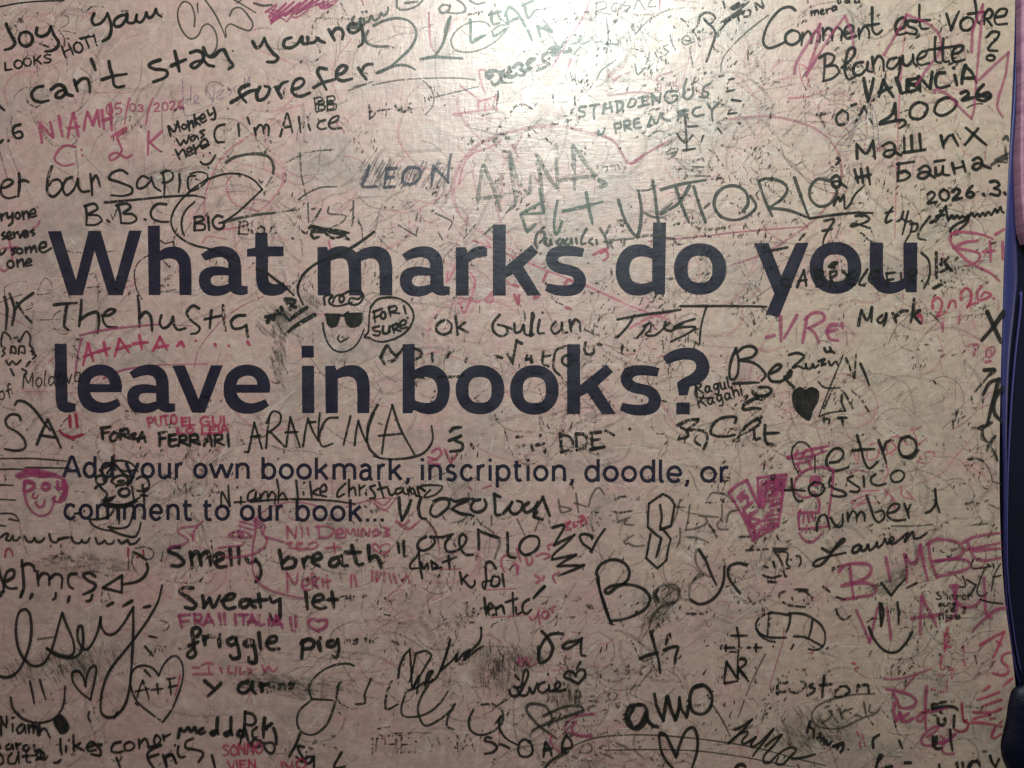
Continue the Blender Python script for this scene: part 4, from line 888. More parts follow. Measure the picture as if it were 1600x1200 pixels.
mark(HW, 'black slanting word above the question mark', 'K', 0, 4, '21', '658 796 800 770 900 757 1055 735; 765 770 725 835 660 908; 780 912 825 858 850 820; 820 838 868 820 862 860 835 890 890 895 985 815; 960 810 952 850 990 868 1060 825; 1142 793 1060 818 1010 848 1090 842 1146 845 1100 882 990 935; 1052 713 1220 712 1400 712 1590 716; 1217 712 1195 780 1178 860 1172 948')
mark(HW, 'worn black shapes around the bold b', 'K', 1.5, 5, '11', '780 1032 800 990 820 958 850 1000 878 1020 930 962; 785 1035 805 1075; 890 1010 865 1050 830 1060; 985 975 1030 995 1038 1018 990 1045; 1100 1010 1105 1060; 1210 1000 1180 1065; 960 1150 1060 1160; 1140 1155 1280 1150 1300 1140; 1320 1020 1310 1060; 1500 1025 1540 1035; 1570 1000 1600 1060')
mark(HW, 'worn black letters above the bold oks', 'K', 1, 4.6, '21', '30 925 15 1000 5 1075; 95 1020 85 1050 110 1040 120 1065; 120 1025 130 1065; 195 1000 195 1080 230 1090; 190 1030 240 1020; 335 965 280 985 260 1050 265 1110 300 1145; 370 1015 320 1030 315 1065 350 1085 375 1050 400 1055; 460 940 452 985 475 1015 512 1000 510 980; 540 950 560 955; 120 1130 200 1135; 60 945 30 930; 690 960 685 1000; . 720 985; . 765 990')
mark(HW, 'thick small dark words above the bold s', 'D', 0, 4.6, '21', '158 345 145 320 165 250 200 250 205 275 170 320; 215 290 205 320 235 330 240 295 250 330; 300 290 280 315 300 330 320 295 325 325; 345 290 330 320 360 325 370 290 378 325; 400 290 405 320; 465 230 435 290 435 325 460 320; 500 290 480 310 505 328; 528 300 532 325', op=0.95)
mark(LN, 'dark blot and dashes left of the bold d', 'D', 1, 4, '21', '550 225 590 300 600 345; 610 210 580 280; 575 310 625 315; 600 300 630 350; 620 300 760 290; 700 330 705 290; 780 285 850 270; 870 270 1000 290; 830 130 880 155 960 160; 930 130 1000 70; 1230 235 1330 222; 1230 75 1200 100; 1010 290 1025 320; 1000 540 985 545; 930 232 945 240; 890 275 940 265', op=0.75)
leon = empty('shaded_name', BOARD); leon['label'] = 'dark violet grey capitals over fine hatching'
mark('hatching', None, 'S', 1, 1.7, '10', '799 1065 772 1122; 995 1085 978 1121; 674 1107 650 1156; 799 1121 768 1184; 1133 1048 1096 1123; 759 1062 715 1152; 961 1082 923 1159; 707 1086 672 1158; 842 984 798 1073; 937 1073 892 1163; 1061 1113 1033 1172; 1118 1035 1072 1130; 1148 1014 1128 1055; 789 1118 759 1179; 1015 1029 983 1095; 884 1034 849 1105; 995 1103 957 1180; 1189 1087 1141 1185; 1046 1001 1002 1090; 1202 1106 1168 1176; 1069 1008 1026 1096; 979 1041 961 1076; 1133 1132 1115 1169; 1105 1054 1085 1096; 838 1079 794 1170; 687 1084 670 1119; 1072 1022 1027 1113; 1218 1041 1170 1140; 842 998 807 1069; 686 1019 657 1078; 999 1025 982 1059; 1155 1018 1108 1114; 1163 1041 1132 1103; 958 1071 923 1143; 985 1058 939 1153; 953 1040 914 1120; 809 1015 761 1113; 949 1076 933 1109; 891 1080 875 1113; 1002 1086 984 1121; 1018 1046 981 1123; 868 1075 829 1157; 686 993 648 1070; 1200 1024 1169 1087; 994 1036 967 1092; 844 1036 809 1107; 840 1031 799 1115; 689 1057 649 1139; 846 1010 804 1096; 801 1017 771 1078; 1051 1009 1025 1062; 853 1101 823 1162; 1138 1017 1112 1072; 1027 1107 997 1169; 795 1005 762 1073; 781 1085 738 1173; 776 1018 734 1103; 1021 1100 994 1155; 747 1020 705 1105; 818 1038 789 1098; 908 1031 862 1125; 764 978 717 1073; 1153 1121 1124 1182; 1188 1119 1166 1166; 1083 1094 1046 1171; 953 1033 927 1087; 797 997 762 1068; 821 1109 804 1144; 1174 1068 1129 1162; 1165 1105 1130 1176; 672 1097 651 1140; 836 1076 803 1143; 900 1109 864 1182; 864 1012 820 1102; 930 1097 903 1152; 784 1050 742 1137; 772 1081 726 1174; 1106 1112 1090 1144; 1009 1116 992 1151; 820 1025 787 1092; 908 1044 867 1128; 665 1009 646 1049; 747 985 699 1082; 1140 1002 1108 1067; 842 1036 815 1091; 1024 1071 997 1127; 769 1045 750 1084; 974 1087 946 1144; 712 1018 685 1074; 1001 1096 973 1153; 1110 1074 1080 1134; 879 1049 840 1128; 901 1082 870 1145; 808 1054 770 1133; 709 1048 679 1108', parent=leon, op=0.42)
mark('lettering', None, 'S', 0, 5, '10', '708 1040 690 1100 665 1162 755 1165; 820 1052 802 1170; 818 1055 882 1050; 810 1112 862 1106; 802 1170 868 1166; 970 1045 920 1085 922 1140 970 1150 1022 1112 1025 1062 970 1045; 1110 1040 1097 1160; 1115 1045 1160 1090 1205 1140; 1218 965 1205 1050 1200 1140', parent=leon, op=0.85)

# --- right column at the top
mark(HW, 'black french question in two rows at the top right', 'K', 0, 4.6, '30', '170 65 140 44 85 55 20 120 -20 200 -30 265 0 300 60 285 112 258; 150 190 110 222 115 265 150 280 195 252 195 208 150 190; 215 205 208 282; 213 240 250 195 270 222 270 268; 270 235 300 195 322 215 322 265; 342 178 345 252; 345 210 375 175 398 192 400 252; 400 215 430 172 458 190 456 252; 482 215 530 195 525 160 495 165 475 200 492 240 548 225; 565 180 570 242; 570 215 605 165 628 190 632 238; 650 48 650 120 655 195 680 215 712 190; 610 162 692 148; 800 190 850 165 852 112 820 120 795 165 808 215 870 205; 925 138 878 130 872 158 928 188 925 212 878 210; 945 32 945 110 958 178 1002 178; 900 132 1012 125; 1115 88 1130 140 1142 188; 1142 188 1165 130 1192 72; 1245 110 1205 135 1210 182 1245 190 1282 160 1275 120 1245 110; 1290 -5 1300 60 1305 130 1325 152; 1250 88 1345 74; 1352 78 1350 152; 1345 105 1380 58 1402 78 1385 112 1352 118; 1365 118 1398 162; 1420 108 1480 95 1490 60 1450 58 1415 105 1425 150 1492 148; 355 345 352 430 345 505; 320 362 370 335 412 352 400 390 360 415; 360 415 420 410 442 450 400 490 342 508; 460 422 500 390 542 330 535 300 505 310 485 380 480 450 502 495 545 478; 592 388 545 400 535 458 570 470 612 430 622 388; 622 388 622 440 652 450; 650 358 660 442; 655 405 690 350 715 370 722 442; 802 360 755 375 745 420 775 430 815 390 822 362; 822 362 824 430 812 485; 840 350 845 400 870 410 902 370 905 342; 905 342 910 395 930 408; 930 372 980 350 990 320 955 328 930 370 945 405 1005 395; 1045 232 1040 310 1050 385 1082 392; 1095 242 1090 320 1100 385 1130 382; 1000 312 1182 288; 1150 340 1200 325 1218 290 1180 290 1148 340 1165 385 1228 372; 1370 228 1400 200 1442 205 1430 240 1390 280 1375 310 1432 318; o 1390 362 26 17')
mark(HW, 'small black word at the top edge above the french question', 'K', 0, 3.2, '30', '268 72 272 98; 272 85 285 68 292 95; 292 82 308 62 315 88; 328 78 345 70 340 58 326 75 335 90 352 85; 362 60 368 85; 365 72 378 55 390 55; 420 38 400 50 405 68 422 55 425 38 430 62; 435 0 440 22 455 15 450 2; 490 -2 480 12 495 18 505 0 510 18; 545 -5 540 15 560 15 568 0 572 18')
mark(HW, 'bold black capitals and numerals under the french question', 'K', 0, 6, '30', '597 490 610 560 625 632; 625 632 645 560 658 490; 722 500 705 555 692 605; 718 500 745 550 782 605; 692 578 772 545; 800 490 820 540 832 580 872 572; 872 500 872 570 945 555; 872 535 932 520; 868 502 932 488; 880 520 930 540; 940 480 950 572; 945 482 1010 552; 1012 552 1025 450; 1102 455 1060 460 1045 510 1060 548 1132 535; 1165 470 1180 532; . 1160 425; 1232 410 1215 470 1210 522; 1232 415 1270 450 1302 515; 1215 490 1290 488; 1205 582 1240 570 1252 590 1212 625 1282 610; 1345 530 1310 570 1305 615 1350 630 1390 600 1372 580 1318 602; 1310 590 1380 610')
mark(HW, 'black cyrillic rows at the right', 'K', 0, 5, '30', '702 765 770 718 792 648; 792 648 800 742; 700 775 850 752 860 772 820 802; 940 640 890 680 890 730 940 745 985 712 992 662 940 640; 1122 610 1060 640 1040 698 1080 722 1150 690 1178 640 1122 610; 556 990 552 900; 552 900 612 958 655 880; 655 880 668 990; 715 912 760 890 790 910 790 950 760 980 722 968 735 945 785 935; 790 950 832 972; 850 862 852 952; 895 848 900 946; 945 838 955 942; 840 955 982 935; 1080 848 1097 925; 1092 905 1130 850 1155 842; 1150 842 1188 912; 1235 798 1362 906; 1312 803 1230 906; 818 1020 812 1080 810 1132; 805 1026 912 1010; 812 1082 860 1070 886 1095 860 1120 808 1132; 940 1060 985 1035 1012 1060 1005 1090 970 1115 935 1105 950 1080 1002 1075; 1005 1085 1042 1112; 1045 1050 1052 1095 1085 1080 1092 1040; 1092 1040 1097 1090 1132 1095; 1040 1010 1105 1000; 1150 1020 1166 1086; 1155 1056 1218 1040; 1215 1008 1232 1072; 1280 1000 1310 985 1335 1005 1332 1035 1300 1060 1278 1050 1290 1025 1332 1020; 1335 1030 1390 1052; . 1440 1035; 400 1112 430 1098 452 1130 440 1165 408 1165 400 1140 442 1130; 446 1140 492 1172; 540 1060 562 1142; 580 1055 592 1142; 620 1048 636 1152; 550 1112 642 1090; 432 988 446 1000 425 1028')
mark(HW, 'worn black cyrillic letters at the start of the row', 'K', 1.5, 4.6, '30', '305 715 388 705; 320 720 352 790; 462 690 425 730 440 778 490 765 497 712 470 690; 602 665 545 768; 598 665 652 772; 520 660 550 650')
mark(LN, 'dark smeared cross at the board edge', 'D', 0.5, 4.6, '30', '1395 1030 1440 1005 1500 985; 1478 915 1492 1000; 1420 1000 1500 960; 1470 870 1490 850 1500 880; 1440 1010 1490 1015', op=0.85)
mark(HW, 'tall purple pink capitals behind the french question', 'M', 0, 4.8, '30', '165 460 170 415 200 350 250 270 325 150; 325 150 300 290 265 390 240 470; 240 470 330 320 400 210 480 100; 480 100 515 190 530 260 538 345; 725 342 800 215 865 92; 865 92 1000 150 1060 200 1082 280 1070 330 1000 420 925 535; 1270 325 1275 200; 1275 200 1310 100 1342 28; 1342 28 1322 250 1300 500 1285 690 1270 742; 1270 742 1180 655; 1040 580 1040 562 1120 590 1180 650; 1318 498 1400 420 1502 328; 1502 328 1482 470 1442 600 1432 670 1465 732', op=0.62)
mark(LN, 'thin pale stroke of a tall capital behind the question', 'F', 0.5, 3.4, '30', '865 100 850 250 835 420 822 600 812 800; 240 470 262 540; 300 350 260 430 200 400 210 500 240 560; 130 615 260 605', op=0.6)
text(HW, 'bold black date at the right edge', 'K', 0, 5, [('2026', 1449, 317, 1522, 308, 17)], extra=[('Z', '1547 284 1556 283 1561 289 1553 294; 1553 294 1562 298 1560 305 1547 303; . 1536 303; . 1569 301')])
mark(HW, 'black cursive signature under the bold date', 'K', 0, 4.6, '31', '1015 190 1050 175 1090 120 1110 88; 1110 88 1115 130 1125 182; 1052 152 1100 142; 1130 170 1150 145 1160 168 1182 145 1195 165 1215 148 1228 162 1250 145 1245 185 1200 230 1150 262 1138 240 1180 200 1240 170 1275 130 1288 155 1308 132 1320 155 1342 128 1355 150 1378 122 1392 145 1420 105 1430 130 1452 92 1460 120 1472 128')
mark(HW, 'thin black symbols and numerals above the bold you', 'K', 0.5, 4, '31', '410 82 440 30 450 58 472 20 482 105 510 75 540 20 600 -40; 260 165 400 144 540 130 655 130; 352 180 412 170 380 230 350 285 342 325; 340 242 402 230; 545 150 602 145 632 168 580 200 515 215 530 198 638 226; 778 95 742 150 735 190 772 176; 732 130 782 120; 845 122 832 165 805 185; 840 165 862 185 895 180; 875 120 855 200 838 265; 902 190 890 250 855 312; 890 200 932 200 922 240 888 250; 1012 150 960 220 938 285 985 300; 230 260 195 300; 120 345 0 370')
mark(HW, 'pink numerals and a plus inside a half heart', 'P', 0, 4.8, '31', '1180 248 1280 256 1345 268 1402 292; 1178 250 1140 268 1138 300 1160 348; 1160 348 1230 315 1308 304; 1162 352 1260 365 1322 388 1312 430 1272 450 1235 460; 1168 356 1240 425 1300 462 1380 500 1446 555; 1386 310 1390 432; 1345 372 1416 366; 1464 312 1466 420; 1420 265 1480 228', op=0.85)
mark(HW, 'black capitals in brackets written across the bold you', 'K', 0, 4.2, 'Yu', '365 440 312 430 288 448 308 488 375 500; 430 502 490 353; 490 353 512 492; 440 452 517 440; 590 348 600 502; 590 350 640 345 662 382 602 420 672 440 650 490 608 502; 725 368 730 512; 725 370 775 365 782 390 738 430 782 502; 850 368 872 402; 942 358 885 395 880 470 952 482; 900 432 942 424; 1057 348 985 478 1032 492; 1172 348 1095 370 1070 440 1122 492; 1090 432 1152 420; 1228 378 1240 502; 1228 385 1302 374; 1240 442 1292 434; 1355 378 1362 452; 1430 348 1430 472; 1430 350 1490 345 1490 392 1440 410 1482 467; . 1545 450; 1540 200 1600 260 1612 400 1562 515; 715 322 760 285 790 290 730 330 770 335')
mark(HW, 'worn heavy black letter beside the bracket', 'K', 1.5, 5.4, '31', '1050 378 1052 535; 1125 408 1075 452; 1078 450 1150 490; 1085 420 1140 480; 1080 500 1130 470; 1035 600 1105 565')
mark(HW, 'black word mark under the bold you', 'K', 0.5, 5.2, '31', '565 832 572 785 582 738; 582 738 618 800 648 720; 648 720 645 810; 712 770 682 800 700 818 730 785 738 758; 738 760 732 800 722 832; 778 758 800 815; 795 778 835 745 872 742; 912 668 905 740 890 812; 948 738 905 772; 908 772 952 820')
mark(HW, 'red looped year beside the word mark', 'R', 0.5, 4.4, '31', '1030 725 1030 680 1060 660 1085 685 1078 735 1050 780 1072 772 1115 748; 1125 722 1142 682 1165 680 1172 722; 1205 672 1205 630 1240 600 1265 625 1262 685 1240 722 1262 705 1312 690; 1332 588 1310 620 1312 672 1352 668 1392 640 1352 625 1330 652; . 1410 665; 950 740 930 790 955 770 962 820', op=0.8)
mark(HW, 'large purple pink letters r e', 'M', 0.5, 5.6, '31', '242 780 230 860 215 942; 232 795 280 755 340 760 352 790 300 828 250 850; 255 850 290 880 318 942; 442 832 392 830 368 868 385 918 438 928; 370 872 432 860; 180 770 158 810 100 912; 78 778 80 930; -10 908 40 895; 460 820 465 850', op=0.75)
mark(HW, 'bold black x at the right edge of the board', 'K', 0, 7, '31', '1368 748 1400 820 1455 938; 1472 748 1400 850 1335 925')
mark(HW, 'worn red marks at the right edge', 'P', 1.5, 4.4, '31', '1250 958 1310 952; 1290 980 1285 1020; 1360 1030 1370 980 1412 970 1405 1020 1380 1030; 1390 990 1400 1025; 1360 1062 1390 1055; 1090 820 1090 870; 1200 770 1190 820', op=0.8)
mark(HW, 'bold black worn letters cut by the right edge', 'K', 0.5, 6.4, 'Y', '290 490 370 488 325 530; 405 558 330 590 280 680; 400 565 375 660 345 770 312 915; 430 632 375 700 360 780 375 840 425 892; 260 945 345 900')
mark(HW, 'worn thin strokes below the bold letters at the right edge', 'K', 1.5, 4, 'Y', '320 535 265 600 215 660; 280 690 275 740; 185 700 200 745; 275 960 280 1010 310 1050; 372 1008 330 1060 305 1120; 350 1108 375 1150 390 1195; 190 940 225 945; 240 945 280 920; 160 1190 230 1180 280 1200; 75 800 60 880; 45 890 42 940', op=0.9)
mark(HW, 'black looping name with an underline right of the question mark', 'K', 0, 5, 'P', '480 20 440 120 425 200 430 270 460 280 490 240 500 120 475 20; 480 60 550 10 620 8 650 40 620 90 540 110 500 125; 510 120 620 140 700 200 725 250 690 290; 455 315 560 310 670 305; 770 230 830 200 855 165 830 155 780 190 750 240 770 290 830 300 880 280 920 220 940 205 930 250 890 280 880 255; 900 290 930 315 965 345')
mark(HW, 'small black cursive word ending in a curl', 'K', 0.5, 4.2, 'P', '920 75 990 60 1045 85 1020 120 960 170 950 185 1000 170 1050 190 1060 150; 1060 150 1070 190 1110 180 1120 150 1130 185 1165 160; 1165 130 1220 110 1190 150 1230 150 1190 165; 1250 130 1270 165 1310 130 1330 165; 1215 20 1230 50 1270 40 1260 10; 1260 40 1300 60')
mark(LN, 'thin black slanting stroke beside the cursive word', 'K', 0.5, 2.4, 'P', '1370 80 1330 180 1280 300 1220 450 1170 580; 1165 300 1210 345 1280 352 1350 350; 1170 590 1250 560 1390 540; 1340 540 1390 545', op=0.95)
heart = mark(DR, 'filled black heart right of the question mark', 'K', 0, 3, 'P', '960 400 1010 350 1050 372; 1060 372 1110 350 1168 385', fills='1050 370 1020 348 970 362 945 405 948 470 970 530 1020 585 1085 625 1110 590 1120 545 1160 470 1172 400 1150 358 1100 348')
mark(HW, 'worn black letters w and m strokes at the right', 'K', 1.5, 4, 'P', '1395 105 1425 180 1460 268; 1465 265 1480 60; 1515 150 1560 250 1590 340; 1365 375 1360 470 1390 540; 1365 378 1410 440 1450 520; 1440 370 1520 440 1560 510 1600 575; 1210 590 1215 640; 1205 600 1260 620 1240 665; 1330 600 1400 600; 1360 600 1370 660; 1210 520 1265 400')
text(HW, 'small black words in two rows beside the question mark', 'K', 0.5, 3.2, [('Ragul', 1089, 616, 1141, 606, 17), ('Kagahi', 1093, 637, 1160, 617, 17)], extra=[('P', '150 340 140 400 165 430 230 435 295 432')])
mark(HW, 'worn black figure eight and large worn letters', 'K', 1, 5, 'P', '690 345 630 350 620 390 670 420 740 410 775 370 750 348 690 345; 660 430 590 460 540 500 540 530 620 520 690 525; 650 440 700 450; 0 660 90 620 165 612; 165 612 150 640 70 700; 20 680 60 700 80 750 0 780; 70 705 160 700 225 720 240 780 210 860; 140 800 180 830; 470 640 480 600 430 590 340 610 280 670 270 730 310 750; 330 755 400 755 470 740; 690 595 600 640 530 710 490 780; 660 600 680 640 620 690 520 740; 630 700 640 780 680 770; 720 660 720 770 735 810; 735 730 835 725; 740 815 810 830', op=0.95)

# --- middle left
mark(HW, 'tall black letters s a with a long tail', 'K', 0, 4.4, '02', '132 222 118 195 70 190 38 222 48 262 110 300 155 348 160 395 112 415 32 405; 232 376 268 290 300 220; 300 220 335 290 384 400; 250 318 355 335; 95 130 112 106 160 112 225 168 280 245 318 288')
mark(DR, 'dark red smiling face beside the tall letters', 'C', 0, 5, '02', '437 200 442 270; 476 190 485 266; 374 290 400 315 450 332 520 314; 420 320 462 345', op=0.95)
mark(HW, 'bold black capitals in one row under the bold word leave', 'K', 0.5, 5.0, '02', '640 290 645 342; 633 275 692 266; 640 306 682 300; 715 300 690 330 700 356 730 342 737 310 712 300; 755 285 755 346; 755 290 795 280 802 305 765 315 812 340; 815 322 850 308 828 340 862 340; 865 356 890 300; 890 300 912 362; 870 337 912 330; 1000 310 1000 386; 993 306 1042 298; 1000 342 1037 335; 1060 320 1065 386 1112 380; 1060 320 1102 314; 1060 352 1102 345; 1125 325 1120 386; 1125 325 1160 318 1167 345 1130 355 1178 380; 1190 320 1190 386; 1190 320 1230 316 1237 345 1195 352 1252 376; 1278 382 1310 308; 1310 308 1326 386; 1283 357 1326 350; 1345 320 1345 386; 1345 316 1385 313 1387 340 1350 352 1402 380; 1425 312 1432 388')
text(HW, 'small red capitals above the bold black row', 'R', 0.5, 4, [('PUTO', 234, 668, 277, 661, 15), ('EL', 285, 665, 305, 664, 13), ('GUI.', 314, 665, 357, 663, 14), ('LO', 278, 677, 302, 676, 9), ('LEIA', 316, 678, 358, 675, 11)], op=0.8)
mark(HW, 'thin black capitals with the last letter circled', 'K', 0.5, 3.7, '12', '-45 420 -30 350 -10 240; -48 425 -70 422; -10 240 15 320 38 402; -30 330 28 318; 65 400 72 300 85 210; 68 240 108 170 152 185 152 238 110 280 72 305; 92 300 180 390; 190 390 200 310 215 208; 215 208 250 310 276 392; 185 302 262 298; 295 388 310 290 325 212; 325 212 355 290 388 352; 388 352 392 270 400 180; 512 208 450 215 408 280 398 350 418 388 482 370; 592 200 570 290 548 378; 618 380 625 310 640 228; 640 228 668 310 692 362; 692 362 708 260 740 178; 762 130 715 210 695 300 710 400 772 462; 788 432 805 310 852 130; 852 130 900 270 992 440; 768 322 915 308; 1098 260 1104 350 1060 420 1000 450 900 466 800 465 735 448; 330 238 375 235')
mark(HW, 'bold black numeral with a bar over it', 'K', 0.5, 5.4, '12', '1215 294 1235 275 1282 268; 1208 352 1250 335 1282 322; 1282 322 1245 350 1290 372 1286 408 1215 420; 1345 375 1360 400')
text(HW, 'worn black capitals right of the bold numeral', 'K', 1.5, 5, [('DDE', 877, 706, 942, 700, 27)], extra=[('22', '300 310 315 425; 585 292 638 318; 490 410 578 390; 22 390 75 380; 30 330 75 318; . 178 318; . 735 278; 120 380 130 410; 200 400 210 430; 150 380 200 370')])
mark(HW, 'pink letters above the word inscription', 'P', 0.5, 4, '12', '1100 422 1142 400 1160 430 1125 468 1075 480; 1180 408 1198 450 1218 490; 1218 490 1255 438; 1150 500 1075 492; 1130 470 1075 455', op=0.75)
mark(LN, 'thin dark parallel lines at the left edge', 'K', 0, 2.6, '02', '-10 465 200 464 420 480; -10 532 90 530 160 532; -10 628 85 632; -10 718 100 724; -10 808 88 812 120 845; 60 842 122 855; -10 880 40 886; . 30 570; 160 520 440 524', op=0.85)
rf = empty('red_face_drawing', BOARD); rf['label'] = 'magenta drawing of a boy face with thick hair'
mark('hair', None, 'M', 0.5, 7.5, '02', '108 572 180 545 250 545; 125 580 220 560 330 570 385 582; 160 538 260 545 350 565; 200 560 300 572', parent=rf, op=0.8)
mark('face_outline', None, 'M', 0, 4, '02', '152 620 155 680 180 765 225 812 270 822 312 800 340 735 345 702; 345 702 330 718 345 730 385 735 420 690 418 625 390 592; 215 680 205 702 225 714 240 692; 225 738 245 768 278 752 282 722; 248 578 308 574; 415 650 390 710 370 730', parent=rf, op=0.85)
mark('lettering', None, 'M', 0, 6, '02', '160 610 155 670 215 642 200 610 160 602; 155 610 215 620; o 288 640 22 20; 362 612 366 655 400 640; 402 600 418 655 378 715; 395 610 405 690', parent=rf, op=0.85)
mark(DR, 'black caricature of a man with a big chin over the small print', 'K', 0, 3.8, 'X', '410 182 450 160 520 140 590 185; 470 210 500 160 520 110 590 104 660 120 705 160 725 192; 525 60 520 110 550 150 582 190; 498 120 540 182; 410 180 430 200; 375 255 400 228 440 236 466 262 430 300 385 290 375 255; 505 275 525 248 575 228 625 232 645 270 600 302 540 302 505 275; 590 200 640 232 695 242; 690 185 620 190 580 185; 370 332 400 308 428 340; 395 300 430 340 470 382 440 432; 440 432 485 440 535 398; 438 452 520 470 620 468 700 432 742 408; 450 470 540 492 640 482 720 440; 565 480 570 560 568 625; 330 592 420 588 490 560 525 508; 318 590 350 640 430 675 490 686; 480 654 560 668 640 650 666 608 690 500; 495 680 600 722 700 736 732 690 750 618; 715 255 760 234 808 262 818 320 790 356 720 352; 765 305 768 345 800 330; 676 318 692 430; 775 358 778 480; 750 390 805 395; 540 320 560 310; 640 310 660 260; 200 545 240 538; . 278 522', fills=None)
mark(DR, 'heavy black nose and eyes of the caricature', 'K', 0, 5, 'X', '590 340 566 365 585 396 630 398 656 370 640 338 590 336; 565 278 605 272; 440 262 458 275; 450 468 540 478 640 468 700 440; 455 430 520 410')
mark(HW, 'thin black cursive words between the lines of small print', 'K', 0, 3.5, 'X', '1418 478 1425 365 1458 420 1490 482; 1490 482 1482 400 1478 308; . 1553 325; 1583 405 1583 465; 1530 450 1620 446; 1693 345 1648 375 1643 435 1693 420 1708 365; 1708 365 1708 430 1738 410; 1743 380 1748 442; 1748 410 1783 360 1803 365; 1805 380 1808 442; 1813 402 1843 360 1868 390 1863 460; 1883 262 1898 350 1893 455; 1893 412 1933 370 1953 400 1970 432; 2043 268 2058 412; . 2108 285; 2103 365 2108 388; 2158 278 2173 408; 2228 335 2183 370 2233 392; 2243 365 2293 350 2283 300 2253 320 2248 388 2295 402; 2455 293 2393 355 2388 405 2445 380; 2483 262 2483 402; 2483 352 2523 325 2540 388; 2568 308 2573 392; 2573 340 2615 308; . 2628 345; 2623 370 2628 388; 2700 308 2658 325 2693 370 2698 410 2656 417; 2733 283 2773 412; 2722 342 2805 320; 2808 340 2833 392 2873 365; 2913 330 2873 345 2878 380 2923 360 2933 330; 2933 330 2938 370 2963 382; 2973 340 2983 392; 2983 360 3013 330 3043 398')
mark(HW, 'black leaf shaped flourish and underline of the thin cursive words', 'K', 0, 3.4, '12', '985 680 1020 700 1010 640 1060 670 1030 640 1110 630 1165 640 1120 690 1050 705 1090 660; 960 640 975 690; -30 735 100 722 300 718 500 730 620 748')
text(HW, 'faint grey letters left of the cursive words', 'D', 2, 2.8, [('MC A', 272, 772, 345, 776, 20)], op=0.8)
mark(HW, 'pink arc over the small print', 'P', 0.5, 3, '12', '0 840 60 790 160 745 280 740 380 760; 560 770 660 740 780 715 900 715; 730 735 800 790 880 710; 740 750 830 800; 870 860 950 910 1030 850; 900 870 960 900 1000 870; 1080 860 1130 960 1150 1060; 450 850 500 810', op=0.6, under=True)
mark(HW, 'pink brown small hearts and letters beside the small print', 'P', 1, 3.4, '12', '750 730 800 755 840 720; 880 850 920 880 960 850; 1330 640 1350 660; 1420 650 1470 630', op=0.7)
mark(HW, 'black curling letters after the small print', 'K', 0.5, 5.2, 'C', '318 185 325 280 340 362; 340 362 380 290 412 205; 490 185 470 260 490 340 530 352; 590 215 640 195 700 200 710 240 660 300 600 335 565 310 570 260 610 210; 720 195 760 215 830 195 900 195; 850 210 780 240 730 270; 735 275 800 310 880 320; 950 200 900 215 880 270 920 298 980 280 1000 240 985 200; 1062 155 1068 240 1075 318 1110 318; 1060 160 1110 180; 1135 308 1180 250 1200 220; 1200 220 1180 280 1220 315 1270 280 1280 225 1240 210; 1330 225 1290 260 1310 300 1370 270 1400 220; 1440 190 1380 280 1370 300; 1440 180 1470 260 1495 325; 1390 300 1370 330 1440 355', op=0.95)
mark(LN, 'thin grey strokes trailing from the curling letters', 'D', 1, 2.6, 'C', '690 265 800 300 900 330 960 390 1060 460; 720 380 800 370 850 330; 660 330 690 370; 1240 350 1300 480; 1410 360 1380 450; 860 150 865 240; 1040 330 1040 400; 1490 360 1500 420; 530 360 600 440 640 580', op=0.75)
mark(HW, 'black looping letters in the row below the curling letters', 'K', 0.5, 4.8, 'C', '530 490 480 520 462 570 500 598 570 570 600 520 560 490 640 495 740 470; 720 490 680 540 690 600 750 605 820 560 845 500 815 470 790 500 800 580 840 630 895 630; 935 435 942 520 940 590; 935 440 1020 475 1100 500; 1165 460 1168 560 1175 640 1225 655; 1340 485 1280 520 1258 590 1300 632 1370 610 1412 550 1400 495 1340 485; 310 540 320 615; 355 525 358 640', op=0.95)
mark(LN, 'brown faded continuation of the looping letters', 'D', 0.5, 4.6, 'C', '1020 475 1090 500 1105 540 1085 600 1065 660; 925 640 920 670', op=0.6)
mark(HW, 'small black words just k for', 'K', 0.5, 4, 'C', '475 605 460 640 410 700 405 735 470 735; 475 605 480 700 500 815; 490 690 510 740 540 700 545 745; 570 680 580 750; 580 690 620 720 590 740 650 730; 705 640 715 745; 660 690 772 645; 795 770 810 860; 850 790 810 825; 820 825 880 885 910 860 908 830; 1075 740 1040 690 1005 690 995 760 1000 830 985 900 970 850 1040 830; 1050 800 1040 870 1090 870 1100 810 1060 800; 1125 780 1140 880')
mark(HW, 'small black word underlined in red', 'K', 0.5, 4, 'C', '985 968 1000 1112; 960 1052 1022 1040; 1010 1062 1052 1040 1030 1008 1010 1060 1030 1102 1062 1100; 1070 1040 1080 1102; 1080 1052 1120 1028 1142 1092; 1205 928 1212 1102; 1150 1002 1242 973; 1230 1040 1240 1097 1272 1080; 1332 978 1290 1010 1285 1070 1310 1092 1352 1058; 1450 878 1400 930 1370 970')
mark(HW, 'worn first letters of the small underlined word', 'K', 2, 3.4, 'C', '850 1010 855 1100 880 1112 900 1050; 900 1050 912 1112 942 1090; 820 1010 850 1000', op=0.9)
mark(LN, 'thin red underlines beneath the small words', 'R', 0, 1.8, 'C', '640 745 800 740; 1000 905 1230 895; 1040 1120 1300 1105', op=0.6)
mark(HW, 'pink letters beside the small black words', 'P', 0.5, 3.8, 'C', '1155 630 1120 660 1120 720 1140 760; 1200 720 1230 700 1240 760; 1240 780 1250 720; 1235 580 1270 690; 1310 660 1330 710 1360 690 1355 650; 1390 640 1450 620 1500 640 1450 665; 1490 590 1480 560 1520 545; 1380 790 1420 820 1390 850; 1450 800 1440 830; 1570 770 1520 800 1540 850; 1340 1120 1360 1140 1400 1100 1410 1060; 1405 1080 1420 1170; o 1460 1100 28 28; 1520 1080 1510 1050 1540 1030', op=0.8)
